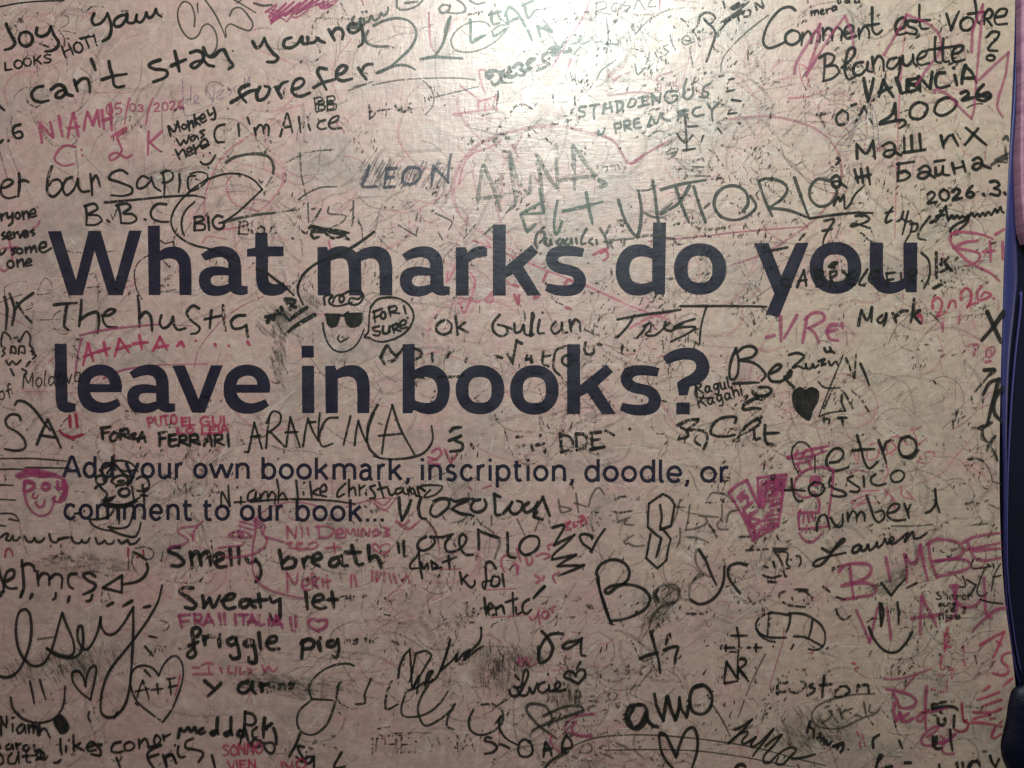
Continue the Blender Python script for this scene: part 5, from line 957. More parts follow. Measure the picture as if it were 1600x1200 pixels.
mark(HW, 'rubbed purple letters in a row under the word breath', 'P', 1.5, 4, 'C', '110 760 110 830; 145 760 140 840 180 770; 205 770 205 840; 240 780 260 850; 280 780 300 850; 320 790 350 840 380 780 400 850', op=0.75)
mark(DR, 'black zigzag lightning scribble', 'K', 0.5, 4.2, '22', '255 895 325 880 262 1005; 262 1005 390 940; 390 940 320 1010 255 1070 250 1095; 250 1095 400 1065; 400 1065 320 1110 285 1135; 285 1135 450 1130; 450 1130 370 1165 290 1195', op=0.95)
mark(DR, 'small black heart beside the zigzag', 'K', 0, 4.6, '22', '500 950 480 940 450 935 425 945 440 990 500 1035; 500 1035 540 960 580 905; 500 955 500 965; 490 1040 500 1050')
mark(HW, 'small bright pink word above the small heart', 'R', 1, 3.8, '22', '335 870 365 860 340 890 370 905 335 910; 390 860 385 890 410 880; 420 830 440 820 430 890; 410 860 445 850; 450 830 470 870; . 475 830', op=0.8)
mark(DR, 'black interlocked pointed s symbol', 'K', 0, 4, '22', '# 855 745 940 685; 940 685 980 705 1018 755; 1015 758 1005 820 992 885; 992 885 925 908; 925 755 935 830 925 890; 925 890 960 925 990 965; 855 745 850 820 848 890; 848 890 890 930 935 962; 865 935 850 1020 838 1085; # 838 1085 908 1150 965 1098; 965 1098 975 1030 992 965; 932 965 915 1030 900 1080')
mark(HW, 'large faint grey letters behind the pointed s symbol', 'D', 0.5, 3, '22', '1050 720 1030 800 1000 880; 1010 765 1080 768; 1110 755 1100 840 1085 910; 1085 910 1150 900 1220 860 1210 830; 1165 820 1290 830; 660 860 740 830; 715 850 700 870 760 880; 715 1000 700 985 760 940; 720 990 770 1012 830 1005; 1050 900 1050 960 1030 1020; 1080 955 1160 960 1230 990; 1210 740 1250 680 1330 690 1370 720; 480 760 500 690 540 645 580 690; 400 680 415 800; 390 740 470 765; 290 720 310 800 370 780 300 760; 1310 750 1310 830 1280 880 1300 905 1350 905; 1340 860 1360 800 1420 785', op=0.7)
mark(HW, 'worn black symbols right of the small print', 'K', 2, 3, '22', '1250 700 1290 680 1350 690; 1220 740 1400 730; 1290 640 1290 690; 1260 610 1360 600; 1320 580 1360 585; 1580 480 1570 550; 640 720 700 700 760 720; 620 790 680 800 750 790; 780 720 820 690; 500 800 540 800; 1330 480 1300 510', op=0.85)

# --- right side, middle
v_ = empty('block_letter_drawing', BOARD); v_['label'] = 'solid magenta block letter v with scribbled filling'
mark('letter_outline', None, 'M', 0, 5, 'V', '105 395 180 330 265 285; 265 285 310 380 380 525; 380 525 372 400 362 265; 362 265 480 250 620 235; 620 235 600 330 575 500 545 690; 545 690 440 750 325 820; 325 820 260 660 180 520 105 395; 400 300 400 400 398 520; 440 300 430 400 420 530', parent=v_, op=0.85)
mark('filling', None, 'M', 1, 5.6, 'V', '440 290 590 262; 440 325 585 300; 440 360 590 335; 435 395 580 370; 430 430 575 410; 440 470 570 450; 480 520 565 490; 455 560 555 545; 440 600 545 590; 430 640 540 630; 400 690 530 670; 340 750 500 690; 440 310 590 282; 445 345 585 318; 438 378 585 352; 440 412 578 390; 460 505 565 470; 330 790 430 730; 330 700 340 790; 290 640 330 760; 240 560 300 700; 190 440 240 380; 210 470 260 420 280 500; 240 540 330 470; 280 600 360 560; 300 620 380 640; 330 680 400 650', parent=v_, op=0.8)
mark(DR, 'magenta creature in a brimmed hat', 'M', 0, 4.6, 'V', '625 80 740 45 860 5 1000 -20; 640 90 760 85 870 60 980 20; 690 140 790 120 850 95; 720 150 750 210 800 190; 820 110 840 180; 1040 190 920 170 800 195 720 260 690 330 710 400 780 440 860 420; 870 390 900 450 915 510 905 575; 745 550 740 570 860 570 900 575; 730 570 730 640 735 720; 735 720 860 712 1000 695; 1040 200 1025 380 1000 560 985 700; 775 590 770 670; 810 590 825 660; 845 590 865 640; 740 765 770 810 830 838 890 810 930 762; . 795 745; 700 60 720 20; 760 70 800 10; 860 70 840 0; 940 30 930 0', op=0.8, fills='880 240 840 250 822 290 840 330 880 342 920 325 935 290 920 255')
mark(HW, 'black letters spelling etro over the magenta creature', 'K', 0, 4.4, '32', '385 490 440 480 470 440 455 405 410 405 370 450 365 500 400 540 450 535 502 518; 555 318 580 400 600 480 630 525 685 485; 525 415 590 408 662 405; 690 350 715 420 738 492; 722 410 735 365 762 350; 880 325 835 340 815 400 840 448 890 445 925 405 915 350 885 330; 840 452 895 460 938 410')
mark(LN, 'thin black hook through the magenta hat', 'K', 0.5, 2.6, '32', '145 440 155 395 190 362 230 365 260 395; 292 450 292 500 292 550; 145 440 160 500 190 560', op=0.9)
mark(HW, 'black words in rows over the magenta creature', 'K', 0, 4, '32', '145 590 150 640 170 710 195 732 215 725; 105 662 170 660 230 665; 290 612 255 640 265 685 310 695 350 660 340 625 295 612; 390 580 380 620 410 650 470 670 488 690 450 702 395 695; 530 572 495 590 530 620 570 650 560 672 510 668; 595 575 600 640; 670 562 640 590 650 620 690 632 735 620; 800 540 765 570 780 608 825 605 850 570 835 542 800 540; 305 915 305 870 330 820 355 815 372 850 385 900; 390 835 430 890 460 880 465 810; 495 800 500 858; 498 840 530 790 550 810 552 850; 552 830 580 795 600 815 602 852; 615 695 640 770 665 840 690 862 725 830 715 790 670 800; 750 805 800 790 820 755 790 745 750 780 745 820 790 850 858 845; 850 745 880 835; 872 785 890 752; 985 803 1015 790 1045 740 1042 655; 1042 655 1050 730 1070 800')
mark(HW, 'faint pink lettering behind the black rows', 'F', 1, 3.2, '32', '530 420 560 500 570 390 600 470; 640 380 690 375 680 460 620 470 640 380; 740 440 800 400 760 360 740 410 780 450; 870 380 830 340 780 330 760 350; 900 270 940 380; 890 290 960 270; 940 380 990 340; 930 490 980 430 1040 430 1000 490 940 490; 965 470 1000 455; 510 560 560 540 620 550; 740 500 750 560 720 610; 520 670 700 665; 520 740 600 700 640 690 560 750 520 740; 530 780 600 745 690 740; 730 660 800 730; 760 660 730 720; 830 640 840 700 900 720; 860 660 920 730; 770 700 800 780', op=0.7)
mark(HW, 'black cursive name with a long tail under the black rows', 'K', 0, 4.2, 'F', '820 180 880 210 940 170 1000 110 985 105 930 160 870 250 800 315 750 312 770 280 850 250 1005 215; 1110 150 1065 175 1060 215 1100 205 1125 160 1130 200 1160 190 1180 150 1190 195 1230 170 1250 130 1255 175 1290 150 1310 105; 1310 105 1330 150; 1340 140 1380 110 1370 90 1345 120 1370 145 1430 110 1460 80 1490 60 1465 130 1510 70 1530 50 1540 100 1580 100 1640 60')
mark(HW, 'thin dark line beside the cursive name', 'D', 1, 2.4, '32', '770 885 900 885 1030 875; 1370 870 1270 880; 1270 470 1310 465 1360 500 1390 560 1400 610; 1410 610 1455 625; 1400 400 1430 480; 1380 750 1450 780; 1420 320 1370 420; 1340 270 1330 340 1370 360', op=0.85)
mark(HW, 'magenta capitals in the upper of two rows at lower right', 'M', 0, 5.4, 'G', '55 490 110 440 220 425 310 440 325 480 290 540 160 590; 150 460 160 590 180 725; 85 612 200 590 310 595 365 630 340 680 220 705 80 728; 445 375 465 470 485 575; 600 350 620 460 620 580; 605 350 650 420 690 420 735 270; 735 270 760 420 795 570; 800 260 820 400 870 535; 800 265 850 230 960 230 1060 260 1090 310 1050 370 950 395 840 410; 860 405 1000 390 1120 400 1150 440 1100 480 990 510 870 538; 1090 250 1170 210 1290 185 1400 172; 1130 250 1150 310 1190 380 1270 400 1400 378; 1110 310 1230 290 1400 255; 1180 320 1280 310 1400 300', op=0.75)
mark(HW, 'magenta capitals in the lower of two rows at lower right', 'M', 0, 5.2, 'G', '200 815 255 940 310 1080; 310 1080 345 930 378 790; 455 795 475 930 490 1060; 745 700 735 850 732 1015; 745 700 810 830 870 955; 660 885 760 868 860 860 920 835; 985 615 1040 610 1020 700 1040 790 1000 880 945 912; 1010 620 1035 740 1080 780 1140 790 1200 770 1240 720; 1262 550 1270 700 1290 860 1330 880; 1440 795 1370 810 1290 870 1220 930 1165 995', op=0.75)
mark(DR, 'black smiling face with a tick mark above', 'K', 0, 4.2, 'G', '410 585 450 640 490 692; 490 692 545 620 612 548; 395 755 400 850 405 950; 410 760 425 830 410 940; 542 750 552 840 552 928; 305 955 340 1040 400 1120 470 1165 540 1160 610 1090 668 995')
text(HW, 'tiny worn black words over the magenta capitals', 'K', 1.5, 2.8, [('Sharon', 1462, 936, 1518, 936, 12), ('song', 1466, 947, 1492, 946, 8), ('we g', 1473, 956, 1508, 954, 9), ('like', 1466, 967, 1500, 966, 10)])
mark(HW, 'thin black letters at the edge beside the magenta capitals', 'K', 0, 2.8, 'G', '1170 390 1160 460 1250 462 1320 450; 1320 450 1290 430; 1060 620 1105 618 1100 560 1085 530; 1120 560 1195 605; 1195 605 1150 690; 1265 480 1225 580 1205 660 1230 695 1270 690 1290 670; 1400 430 1350 520 1325 650; 1340 540 1405 525; . 1350 690; 1230 725 1300 745 1420 760', op=0.9)
mark(DR, 'worn black bread shaped drawing with cross bars', 'K', 0.5, 3.6, 'F', '560 700 420 685 340 715 305 770 320 830 390 870 540 878; 410 690 400 780 395 860; 575 700 560 790 540 830; 560 685 680 695 760 735 820 790 845 860 830 940 770 975 715 965; 745 740 735 810 715 880; 600 868 690 875 760 910 825 945; 305 800 340 860 400 900 455 912; . 440 945; 580 965 600 930', op=0.92)
mark(DR, 'worn black little face above the bread shaped drawing', 'K', 1, 3.4, 'F', '530 515 490 535 485 560; 560 625 640 635 690 638; 515 600 540 615; . 585 565 590 585; . 680 585; 640 515 710 510; 690 520 740 560 745 590 700 620; 600 500 700 500', op=0.9)
mark(DR, 'black pointed cup and dots above the little face', 'K', 1, 3.8, 'F', '450 205 500 280 530 400; 440 185 550 185; 470 205 550 215 545 300 570 330 540 340; . 580 270; 620 240 645 245 655 290 640 320; 540 400 530 390; 360 390 420 410 500 395; 360 320 400 330; 440 285 450 330; 400 440 460 445', op=0.9)
text(HW, 'worn black specks of lettering left of the magenta capitals', 'K', 2.5, 3, [('ecrs', 1300, 895, 1330, 888, 14)])
mark(HW, 'worn black and red corner left of the magenta capitals', 'K', 1, 3.6, 'F', '930 655 945 700 990 738 1045 705; 930 560 1000 580; 830 480 880 520; 1560 450 1480 490', op=0.9)
mark(HW, 'black letters with a two barred cross', 'K', 0.5, 4, 'F', '155 800 172 900 165 1000 160 1180; 112 862 232 862; 60 958 140 955 200 955; . 30 962; 240 955 260 955; 290 955 350 955; 305 930 305 985; 70 935 70 985; 75 1065 70 1110 62 1170; 75 1070 115 1130 150 1185; 165 1105 200 1150 235 1195; 180 1045 215 1040 225 1080 190 1110')
mark(HW, 'bottom strokes of the letters under the two barred cross', 'K', 1, 3.6, 'L', '285 380 280 470; 285 472 390 455; 400 355 395 460; 300 290 340 350 385 430; 400 350 440 400 490 460; 430 265 470 280 455 310', op=0.92)
mark(LN, 'thin slanting lines at the lower right', 'D', 0.5, 2.2, 'L', '630 225 560 360 500 490 465 580; 450 620 400 760; 185 660 260 780 330 920; 520 830 430 880; 630 700 600 790', op=0.85)
mark(LN, 'faint pink slanting line through the bread shaped drawing', 'P', 0.5, 2.4, 'L', '830 0 790 100 740 260 700 400 665 500; 790 0 785 90', op=0.5, under=True)
mark(HW, 'very worn first letters of the word above the grey oval', 'K', 2, 4.4, 'L', '745 413 735 480 728 552; 738 415 800 413 815 465 760 472; 730 557 802 545; 830 520 850 548 900 550 960 505 972 470 930 458', op=0.95)
mark(HW, 'worn black word above the grey oval', 'K', 1, 4.4, 'L', '1032 478 1005 500 1052 520 1040 547 988 577; 1132 413 1120 500 1115 590; 1093 492 1195 480; 1270 500 1215 568 1230 592 1300 577 1347 540 1320 500 1280 500; 1420 488 1410 542; 1425 502 1500 488 1512 555', op=0.95)
mark(LN, 'grey oval outline around faint lettering', 'D', 0.5, 2.6, 'L', '1560 562 1400 568 1270 590 1140 630 1050 690 1025 760 1070 830 1170 860 1290 850 1390 800 1480 760 1560 745', op=0.85)
mark(HW, 'faint lettering in the grey oval', 'D', 0.5, 3.2, 'Lb', '880 645 940 605 948 558; 932 560 992 642; 905 540 928 528; 1000 548 1022 617; 1010 582 1042 553; 1048 562 1088 545; 1165 503 1180 582; 1110 590 1150 600; 1210 520 1200 560 1240 580 1280 540', op=0.8)
mark(HW, 'bold worn black word under the grey oval', 'K', 0.5, 4.8, 'L', '1010 800 985 890; 1000 840 1040 870 1040 940; . 1075 940; 1095 900 1100 960 1130 940 1130 990; 1150 960 1160 1000 1195 970; 1210 1010 1250 1000 1240 1030; 1240 1010 1290 980 1290 1030 1270 1060')
mark(HW, 'thin black cursive word at the bottom right', 'K', 0, 3.8, 'Lb', '295 690 345 665 412 618; 412 618 340 700 250 780; 250 780 320 722 378 700 380 715 342 768 350 785 400 762 436 738; 436 738 402 790 408 806 450 785 500 740 555 684; 555 684 490 770 415 866; 500 800 560 750 612 722; 612 722 560 790 490 870 490 908 525 912 570 870 630 825 690 808 706 830 670 870 610 925 572 915 590 870; 680 886 760 876 838 854')
mark(HW, 'large magenta scrawl at the lower right', 'M', 0, 5.4, 'N', '240 520 340 540 440 570 495 620 480 660 420 685 350 680; 300 560 335 620 350 670; 310 640 305 720 325 790; 330 790 360 720 370 780; 430 730 370 780 410 800 470 770; 530 740 500 770 530 800 560 760; 585 500 575 620 575 760 580 870; 540 720 620 715 760 685', op=0.8)
mark(HW, 'magenta loops under the large scrawl', 'M', 0, 4.6, 'N', '590 930 680 860 690 835 620 860 550 930 545 985 590 1005 680 980 740 950 700 920; 640 970 700 985 770 960 830 905; 830 905 750 970 715 1030 740 1070 820 1072; 780 870 790 920', op=0.75)
mark(LN, 'thin purple pink strokes above the large scrawl', 'M', 0, 3.4, 'N', '220 435 300 440 400 425 500 395 620 350; 500 395 450 450 390 530', op=0.7)
mark(HW, 'dark red letter hook at the lower right', 'C', 0, 4.4, 'N', '885 650 890 740 905 800 925 785; 905 790 940 820 920 870 870 885 820 865', op=0.8)
mark(HW, 'black strokes over the magenta loops', 'K', 0.5, 5, 'N', '635 690 635 655 680 650; 700 640 750 632; 640 690 740 670 830 680 850 700; 820 750 815 850; 680 770 690 820 720 830 745 800 740 770; 640 930 640 980; 670 930 665 990; 640 1000 670 1030 710 1025; 785 870 790 950 805 1045; . 705 720')
mark(HW, 'red angular letters beside the magenta scrawl', 'R', 1, 4.2, 'N', '740 50 735 130; 765 0 755 60 780 75; 780 95 745 160; 740 160 790 165; 740 175 740 200; 712 240 710 350 740 350; 770 350 805 355 800 430; 690 405 740 405; 755 445 755 545; 700 545 730 545; . 630 525; . 655 530; 895 150 905 260 910 320', op=0.75)
mark(HW, 'red numerals and hatch strokes at the right edge', 'R', 0.5, 4.4, 'N', '1040 150 1130 95 1245 35; 1245 35 1200 150 1155 250; 1180 110 1225 150; 1300 210 1240 230 1225 280 1280 340 1275 385 1220 405 1150 385; 1315 430 1240 495; 1120 500 1065 540; 1205 545 1110 585 1015 615; 1220 612 1140 640 1060 670; 1220 690 1140 720 980 720; 985 775 1060 755 1130 740; 1130 775 1170 770; 970 805 1100 815 1225 840; 1165 850 1140 930 1160 940 1220 905; 1210 810 1245 785', op=0.8)
mark(HW, 'red worn marks beside the boston row', 'R', 2, 3.4, 'L', '980 215 1050 215; 960 270 1040 260; 875 350 940 360 1010 335; 1160 310 1220 300; . 1300 320 1305 325; 1370 300 1445 315; 1395 345 1425 335; 1405 830 1430 960 1440 1020; 1440 840 1480 1010', op=0.85)
mark(HW, 'black letters cut off at the bottom edge on the right', 'K', 0.5, 4.6, 'N', '690 1165 700 1205; 840 1150 855 1205; 890 1150 900 1205; 935 1205 960 1150 1020 1140 1040 1180; 960 1170 940 1205; 1125 1090 1140 1140 1165 1175; 1200 1120 1165 1205; 155 1190 190 1080 210 1090 160 1150; 400 1150 450 1150; 130 1020 130 950 180 910; 350 960 380 1030; 240 1190 290 1180')
mark(HW, 'grey black curl at the bottom edge', 'K', 0, 5.4, 'L', '370 1205 400 1170 440 1165 460 1185')

# --- lower left
mark(LN, 'black row of wavy letters', 'K', 0, 4, 'A', '10 95 50 65 70 70 50 110 80 120 105 80 110 115 135 118 160 90; 195 85 220 125 250 130 275 100; 270 100 295 130 330 125 350 100; 390 70 405 120 440 135 470 105; 460 110 500 100 540 95; 560 90 580 130 620 140 650 110 640 125 680 135 705 100; 750 100 770 145 810 130 820 115 840 145 885 140 895 120; 930 115 950 140 985 125 1000 115 1015 145 1060 140 1095 102')
mark(DR, 'small dark red arches under the wavy row', 'C', 0.5, 3.4, 'A', '45 245 50 200 75 180 95 200 105 240; 1005 180 1005 245; 1122 195 1130 255; . 160 145; . 400 160; . 578 178; . 1262 275; 1075 250 1100 235', op=0.8)
mark(HW, 'large black word with a curved arrow pointing at it', 'K', 0, 4.8, 'A', '-10 320 10 400 30 450 35 520; 60 435 110 400 110 350 70 355 40 420 55 480 100 495 135 490; 175 275 185 380 188 500 165 560; 175 320 220 300 265 320 275 355; 295 360 305 470; 300 420 340 375 385 390 390 465; 390 420 440 380 485 400 485 490; 600 380 550 385 535 430 550 480 575 495; 750 400 700 370 655 390 690 430 750 465 735 500 655 540; 1045 210 1090 230 1145 270; 1150 300 1158 340 1130 400 1070 440 960 462; 955 395 810 485; 810 490 955 525; 958 392 955 525; 20 520 10 555; 180 515 165 560; 255 540 240 570; 440 530 435 570 415 580; 545 560 535 600; 725 545 710 585 680 592; 885 605 840 630; 1035 590 965 630; 1175 630 1125 642')
mark(HW, 'worn thin grey letters beside the arrow', 'D', 1.5, 2.6, 'A', '1040 230 1035 300 1080 380; 1060 180 1140 170 1200 200 1195 250 1150 270; 1010 260 1005 340; 1285 150 1265 280; 480 150 490 270; 420 260 480 220 540 240 570 280; 800 520 800 600 840 590; 850 530 870 590; 1250 740 1320 770 1310 810 1280 820; 1400 960 1440 970 1465 920; 1170 1020 1190 980; 1210 1000 1220 960; 1240 940 1250 980; 1270 980 1300 940; 300 890 430 870', op=0.85)
mark(HW, 'large flowing black cursive name at the lower left', 'K', 0, 4.4, 'A', '-15 1170 40 1188 110 1170 165 1110 215 1000 245 880 248 760 230 680 195 655 155 680 130 780 135 900 165 1000 210 1060 270 1100 340 1080 390 1010 430 900 465 770 490 685; 490 685 530 790 575 900 582 990 550 1020 470 1010 370 965; 370 960 450 1020 560 1035 620 1010 650 940 652 840 640 785 620 790 610 870 635 940 680 970 720 930 770 820 790 720; 790 720 795 790 840 850 890 850 960 780 1045 640; 1045 640 1045 800 1040 950 1030 1120 1010 1300 970 1420 900 1490 850 1500 800 1470 790 1400 810 1260 870 1120 980 980 1080 850 1170 720 1240 590 1270 470')
mark(DR, 'small black heart outline below the flowing name', 'K', 0, 3.8, '03', '538 685 525 630 490 590 458 600 458 650 500 715 568 770; 568 770 590 670 605 580 595 555 565 575 545 630 540 685')
mark(DR, 'black heart with two letters and a plus inside', 'K', 0.5, 3.4, '03', '995 618 960 575 900 555 850 570 822 620 822 690 860 780 940 850 1020 910; 1020 910 1075 830 1125 710 1148 610 1135 530 1100 495 1060 510 1020 560 995 620; 895 650 875 700 860 755; 895 650 915 700 935 768; 850 718 935 700; 985 672 992 732; 950 708 1018 700; 1045 640 1098 632; 1062 640 1072 735; 1058 690 1110 680; 935 372 985 382; 908 435 960 495; 908 585 945 625; 850 790 865 805')
mark(DR, 'red dash and dot in the black heart', 'R', 0, 2.6, '03', '1128 615 1115 680 1095 745; . 1046 772', op=0.8)
mark(DR, 'black half smile with two lines for eyes', 'K', 0, 3.8, '03', '70 755 85 820 135 880 210 910 290 908 360 870 400 800 410 685; 190 655 205 720 218 792; 252 645 268 700 290 768; 560 845 555 880 570 905; 735 848 718 885')
mark(DR, 'black tongue hanging from the half smile', 'K', 0, 3, '03', '345 885 385 865; 350 900 380 980', fills='345 880 385 862 425 905 438 945 420 975 390 985 355 950 335 905')
text(HW, 'black words niamh likes conor in the bottom left corner', 'K', 0, 4.2, [], extra=[('H', '15 500 15 420 20 340; 5 335 40 400 62 430; 62 430 65 330; 118 400 120 470; 115 345 130 345; 205 400 160 440 170 485 210 460 225 410 235 480; 260 410 265 480; 262 440 300 405 305 480; 305 440 330 415 345 500; 358 390 360 500; 360 470 400 440 455 525; 545 535 545 600 555 670; . 620 545; 595 600 595 650; 660 500 665 640; 720 570 670 600; 680 600 755 640; 790 610 850 580 820 560 780 600 800 640 860 630; 910 585 870 590 900 630 900 680 820 670; 1080 560 1020 580 1000 640 1050 655 1110 640; 1165 560 1115 590 1130 635 1180 630 1205 590 1165 560; 1245 540 1250 620; 1250 580 1300 530 1320 560 1330 610; 1400 500 1380 560 1400 590 1440 540 1400 500; 1340 605 1440 590; 1460 500 1470 550; 1465 520 1525 490')])
text(HW, 'black lower row in the bottom left corner', 'K', 0.5, 4.2, [], extra=[('H', '-10 565 10 620; 90 580 60 600 70 630 110 610 115 580 125 630; 150 575 160 625; 155 590 190 575; 225 590 210 625 250 640 265 600 230 585; 310 590 320 650; 320 640 360 630 370 680; 0 660 30 700 30 750 0 765; 110 660 80 700 85 750 140 750 160 690; 170 650 175 750; 210 690 330 680; 240 640 250 740 280 740; 330 720 400 680 360 640 330 680 400 720 430 690; 545 720 520 745 485 745; 1045 705 1080 795')])
text(HW, 'thick black word after the bottom left words', 'K', 0, 5.6, [], extra=[('I', '110 520 130 440 160 470 200 430 220 470 260 430 270 480; 330 440 290 470 310 490 350 470; 460 350 455 450 465 490; 455 460 400 480 420 500 455 470; 580 345 580 450 590 500; 575 460 520 490 540 510 580 480; 660 460 640 500 690 510 690 470 660 460; 880 350 870 440 870 520; 940 400 890 440 900 450; 960 440 980 500 985 580')])
text(HW, 'black letters tangled above the bottom edge', 'K', 0, 4.4, [], extra=[('I', '705 290 700 400 660 580; 705 295 780 320 800 380 770 410 700 400; 700 420 720 500 745 590; 810 430 770 470 780 520 810 520; 780 540 760 590 820 610 850 560 800 540; 870 570 890 630 940 665 970 620 950 570 890 570')])
text(HW, 'black capitals slanting at the bottom edge', 'K', 0, 4.4, [], extra=[('I', '240 530 180 560 175 610 260 630 325 650 330 680 290 740; 110 600 105 660 130 700 170 690; . 80 590; 5 780 0 690 50 670 90 750; 410 680 440 800; 1195 490 1160 580 1100 690; 1230 605 1180 600 1190 650 1220 700 1215 735 1160 690; 1320 690 1250 700 1240 740 1280 750 1315 700 1320 800; 1565 655 1500 790 1600 780'), ('H', '1440 590 1340 640 1320 680 1340 740 1385 800; 1330 700 1420 670; 1460 680 1490 780; 1480 700 1540 680 1580 750')])
text(HW, 'small red words at the bottom edge', 'R', 0.5, 3.4, [('SONNO', 349, 1180, 410, 1176, 16), ('VIEN', 358, 1203, 400, 1198, 14), ('IVO', 442, 1204, 478, 1198, 14)], op=0.8)
mark(HW, 'bold black words smelly breath', 'K', 0.5, 6.4, 'B', '205 172 150 170 120 200 200 240 240 290 200 318 145 315; 290 210 305 310; 300 240 340 205 360 240 375 310; 375 240 420 205 440 240 450 320; 485 280 540 260 545 225 500 225 485 280 510 325 570 320; 600 190 612 310; 665 175 672 300; 725 255 750 290 800 280; 800 265 840 330 835 400 800 440; 985 195 1000 270 1010 340; 1005 300 1060 250 1110 270 1100 320 1030 340; 1165 260 1180 330; 1175 290 1200 250 1240 250; 1255 275 1315 250 1290 215 1250 240 1245 290 1300 320; 1440 250 1390 270 1380 310 1420 320 1460 270 1470 240; 1465 250 1480 310 1520 315; 1550 160 1570 230 1600 310 1640 300; 1500 215 1620 210; 1680 160 1690 280; 1690 260 1740 240 1780 330')
mark(HW, 'bold black words sweaty let fading at the end', 'K', 0.5, 6, 'B', '310 490 240 490 210 515 280 570 335 620 310 650 250 640; 385 550 400 640; 395 640 440 570; 440 570 470 640 520 550; 535 590 620 570 640 540 590 540 545 600 580 650 640 640; 740 580 690 590 680 630 720 640 760 590; 760 580 775 630 800 640; 825 540 840 640; 790 590 890 580; 910 560 930 600 980 580; 990 575 990 660 985 730 940 750 910 690; 1190 515 1205 655; 1245 600 1330 570 1310 540 1260 560 1250 620 1300 650 1350 640; 1395 520 1410 640; 1370 580 1440 580')
mark(HW, 'bold black words friggle pig', 'K', 0.5, 6.6, 'B', '340 870 370 830 350 800 310 810 310 880 320 950 330 1010 290 1035 265 1010 310 960; 280 940 350 910; 395 870 405 930; 400 895 430 865 475 870; . 520 855; 515 890 520 945; 620 875 580 900 600 935 640 920 650 880; 645 880 665 960 670 1030 620 1040 600 1015; 750 895 710 920 730 945 770 930 780 900; 775 900 800 1000 800 1070 750 1065 745 1030; 825 840 840 965; 890 920 960 900 960 870 920 870 885 920 910 965 985 965; 1165 900 1165 960 1160 1035; 1155 920 1210 890 1255 910 1240 955 1170 965; . 1305 880; 1290 910 1305 975; 1400 900 1365 910 1360 940 1410 940 1440 890; 1440 890 1450 970 1430 1030 1400 1020')
text(HW, 'worn speckled letters after the words sweaty let and pig', 'K', 2.5, 4, [('cure', 540, 943, 575, 935, 14), ('ns nr', 540, 1006, 590, 1002, 12)])
mark(HW, 'bold black letters y a over a grey smear', 'K', 0, 6, 'I', '345 15 420 80; 490 40 430 100 375 150; 730 20 660 50 645 100 690 125 745 90 770 30; 770 30 770 90 800 130; 850 40 855 110; 840 60 920 40', op=0.98)
text(HW, 'worn continuation of the letters over the grey smear', 'K', 2.5, 4.4, [('ems', 412, 1082, 462, 1074, 16)])
mark(HW, 'magenta capitals and a heart between the bold words', 'M', 0.5, 5.2, 'B', '205 705 225 800; 200 705 290 695; 215 750 280 745; 320 690 330 775; 320 695 375 700 370 735 330 745; 345 745 385 780; 430 695 400 780; 432 695 475 775; 405 755 465 745; 515 690 525 745; . 528 770; 555 690 560 745; . 562 770; 640 695 645 775; 670 700 740 695; 705 700 705 775; 770 700 740 780; 770 700 805 775; 745 755 800 750; 825 700 830 775 870 770; 905 730 905 775; 960 705 925 790; 960 705 1010 800; 935 770 1010 770; 1070 720 1080 790; . 1085 815; 1115 710 1115 790; . 1105 825; 1290 745 1250 735 1215 745 1225 790 1290 825; 1290 825 1345 790 1355 745 1320 738 1285 750', op=0.8)
mark(HW, 'pink capitals under the small print', 'P', 0.5, 3.8, 'W', '1045 210 1050 300; 1045 210 1110 295; 1110 295 1120 215; 1160 215 1165 290; 1205 215 1215 280; 1290 210 1300 300; 1270 210 1370 210 1410 240 1370 290 1295 300; 1430 270 1480 255 1470 225 1435 240 1430 290 1490 295; 1500 290 1510 230 1540 270 1565 225 1580 280; 1600 230 1605 280; 1625 280 1635 225 1680 285 1690 225; 1710 250 1750 230 1760 270 1715 280; 1800 215 1840 230 1810 250 1845 270 1800 285; 1040 340 1080 335 1060 365 1110 380 1150 370; 1160 340 1120 350 1130 390 1200 380 1240 385 1290 350 1260 330 1210 345; 1410 340 1420 410; 1350 375 1465 370; 1770 375 1730 340 1710 370 1760 410 1800 430; 1800 430 1850 380 1840 350 1790 350 1770 380', op=0.78)
mark(HW, 'pink word beside the bold words', 'P', 0.5, 4, 'W', '1045 570 1050 720; 1045 575 1110 660 1130 570; 1160 680 1220 650 1210 610 1165 640 1175 700 1230 700; 1240 580 1245 690; 1290 610 1250 640; 1255 640 1290 690; 1320 620 1330 680; 1355 590 1365 690; 1335 640 1385 630; 1545 590 1545 680; 1570 590 1590 670', op=0.8)
mark(DR, 'pink drawing of an eye with lashes and swirls', 'M', 0, 3.6, 'W', '110 385 160 365 240 345 275 320 240 285 195 255 210 225 290 210 340 205 390 165; 310 315 320 250 350 200; 290 270 315 285; 595 275 640 250 700 245 760 275 770 285 700 295 640 290 595 275; 510 375 600 365 690 355 715 330; 670 200 740 225 800 235; 680 170 760 190 830 220; 800 150 870 200 860 270 890 300; 800 150 800 240 780 350 775 440 780 560 820 640 900 700 1000 735 1170 770; 890 300 880 350 830 400 740 435 620 450 540 440; 880 295 950 310 1020 330; 840 220 850 270; 780 160 850 210', op=0.7, fills='655 250 690 245 712 270 700 300 660 295')
mark(HW, 'pink underlined letters below the words friggle pig', 'P', 0.5, 3.6, 'B', '310 1160 470 1160; 380 1090 430 1070 470 1085; 430 1080 440 1150; 310 1110 360 1110; 525 1110 540 1150; 590 1100 590 1150 620 1150; 650 1110 640 1160; 680 1110 680 1160 720 1140; 740 1120 770 1130 740 1165; 850 1090 875 1145 900 1100 930 1140 970 1110', op=0.75)

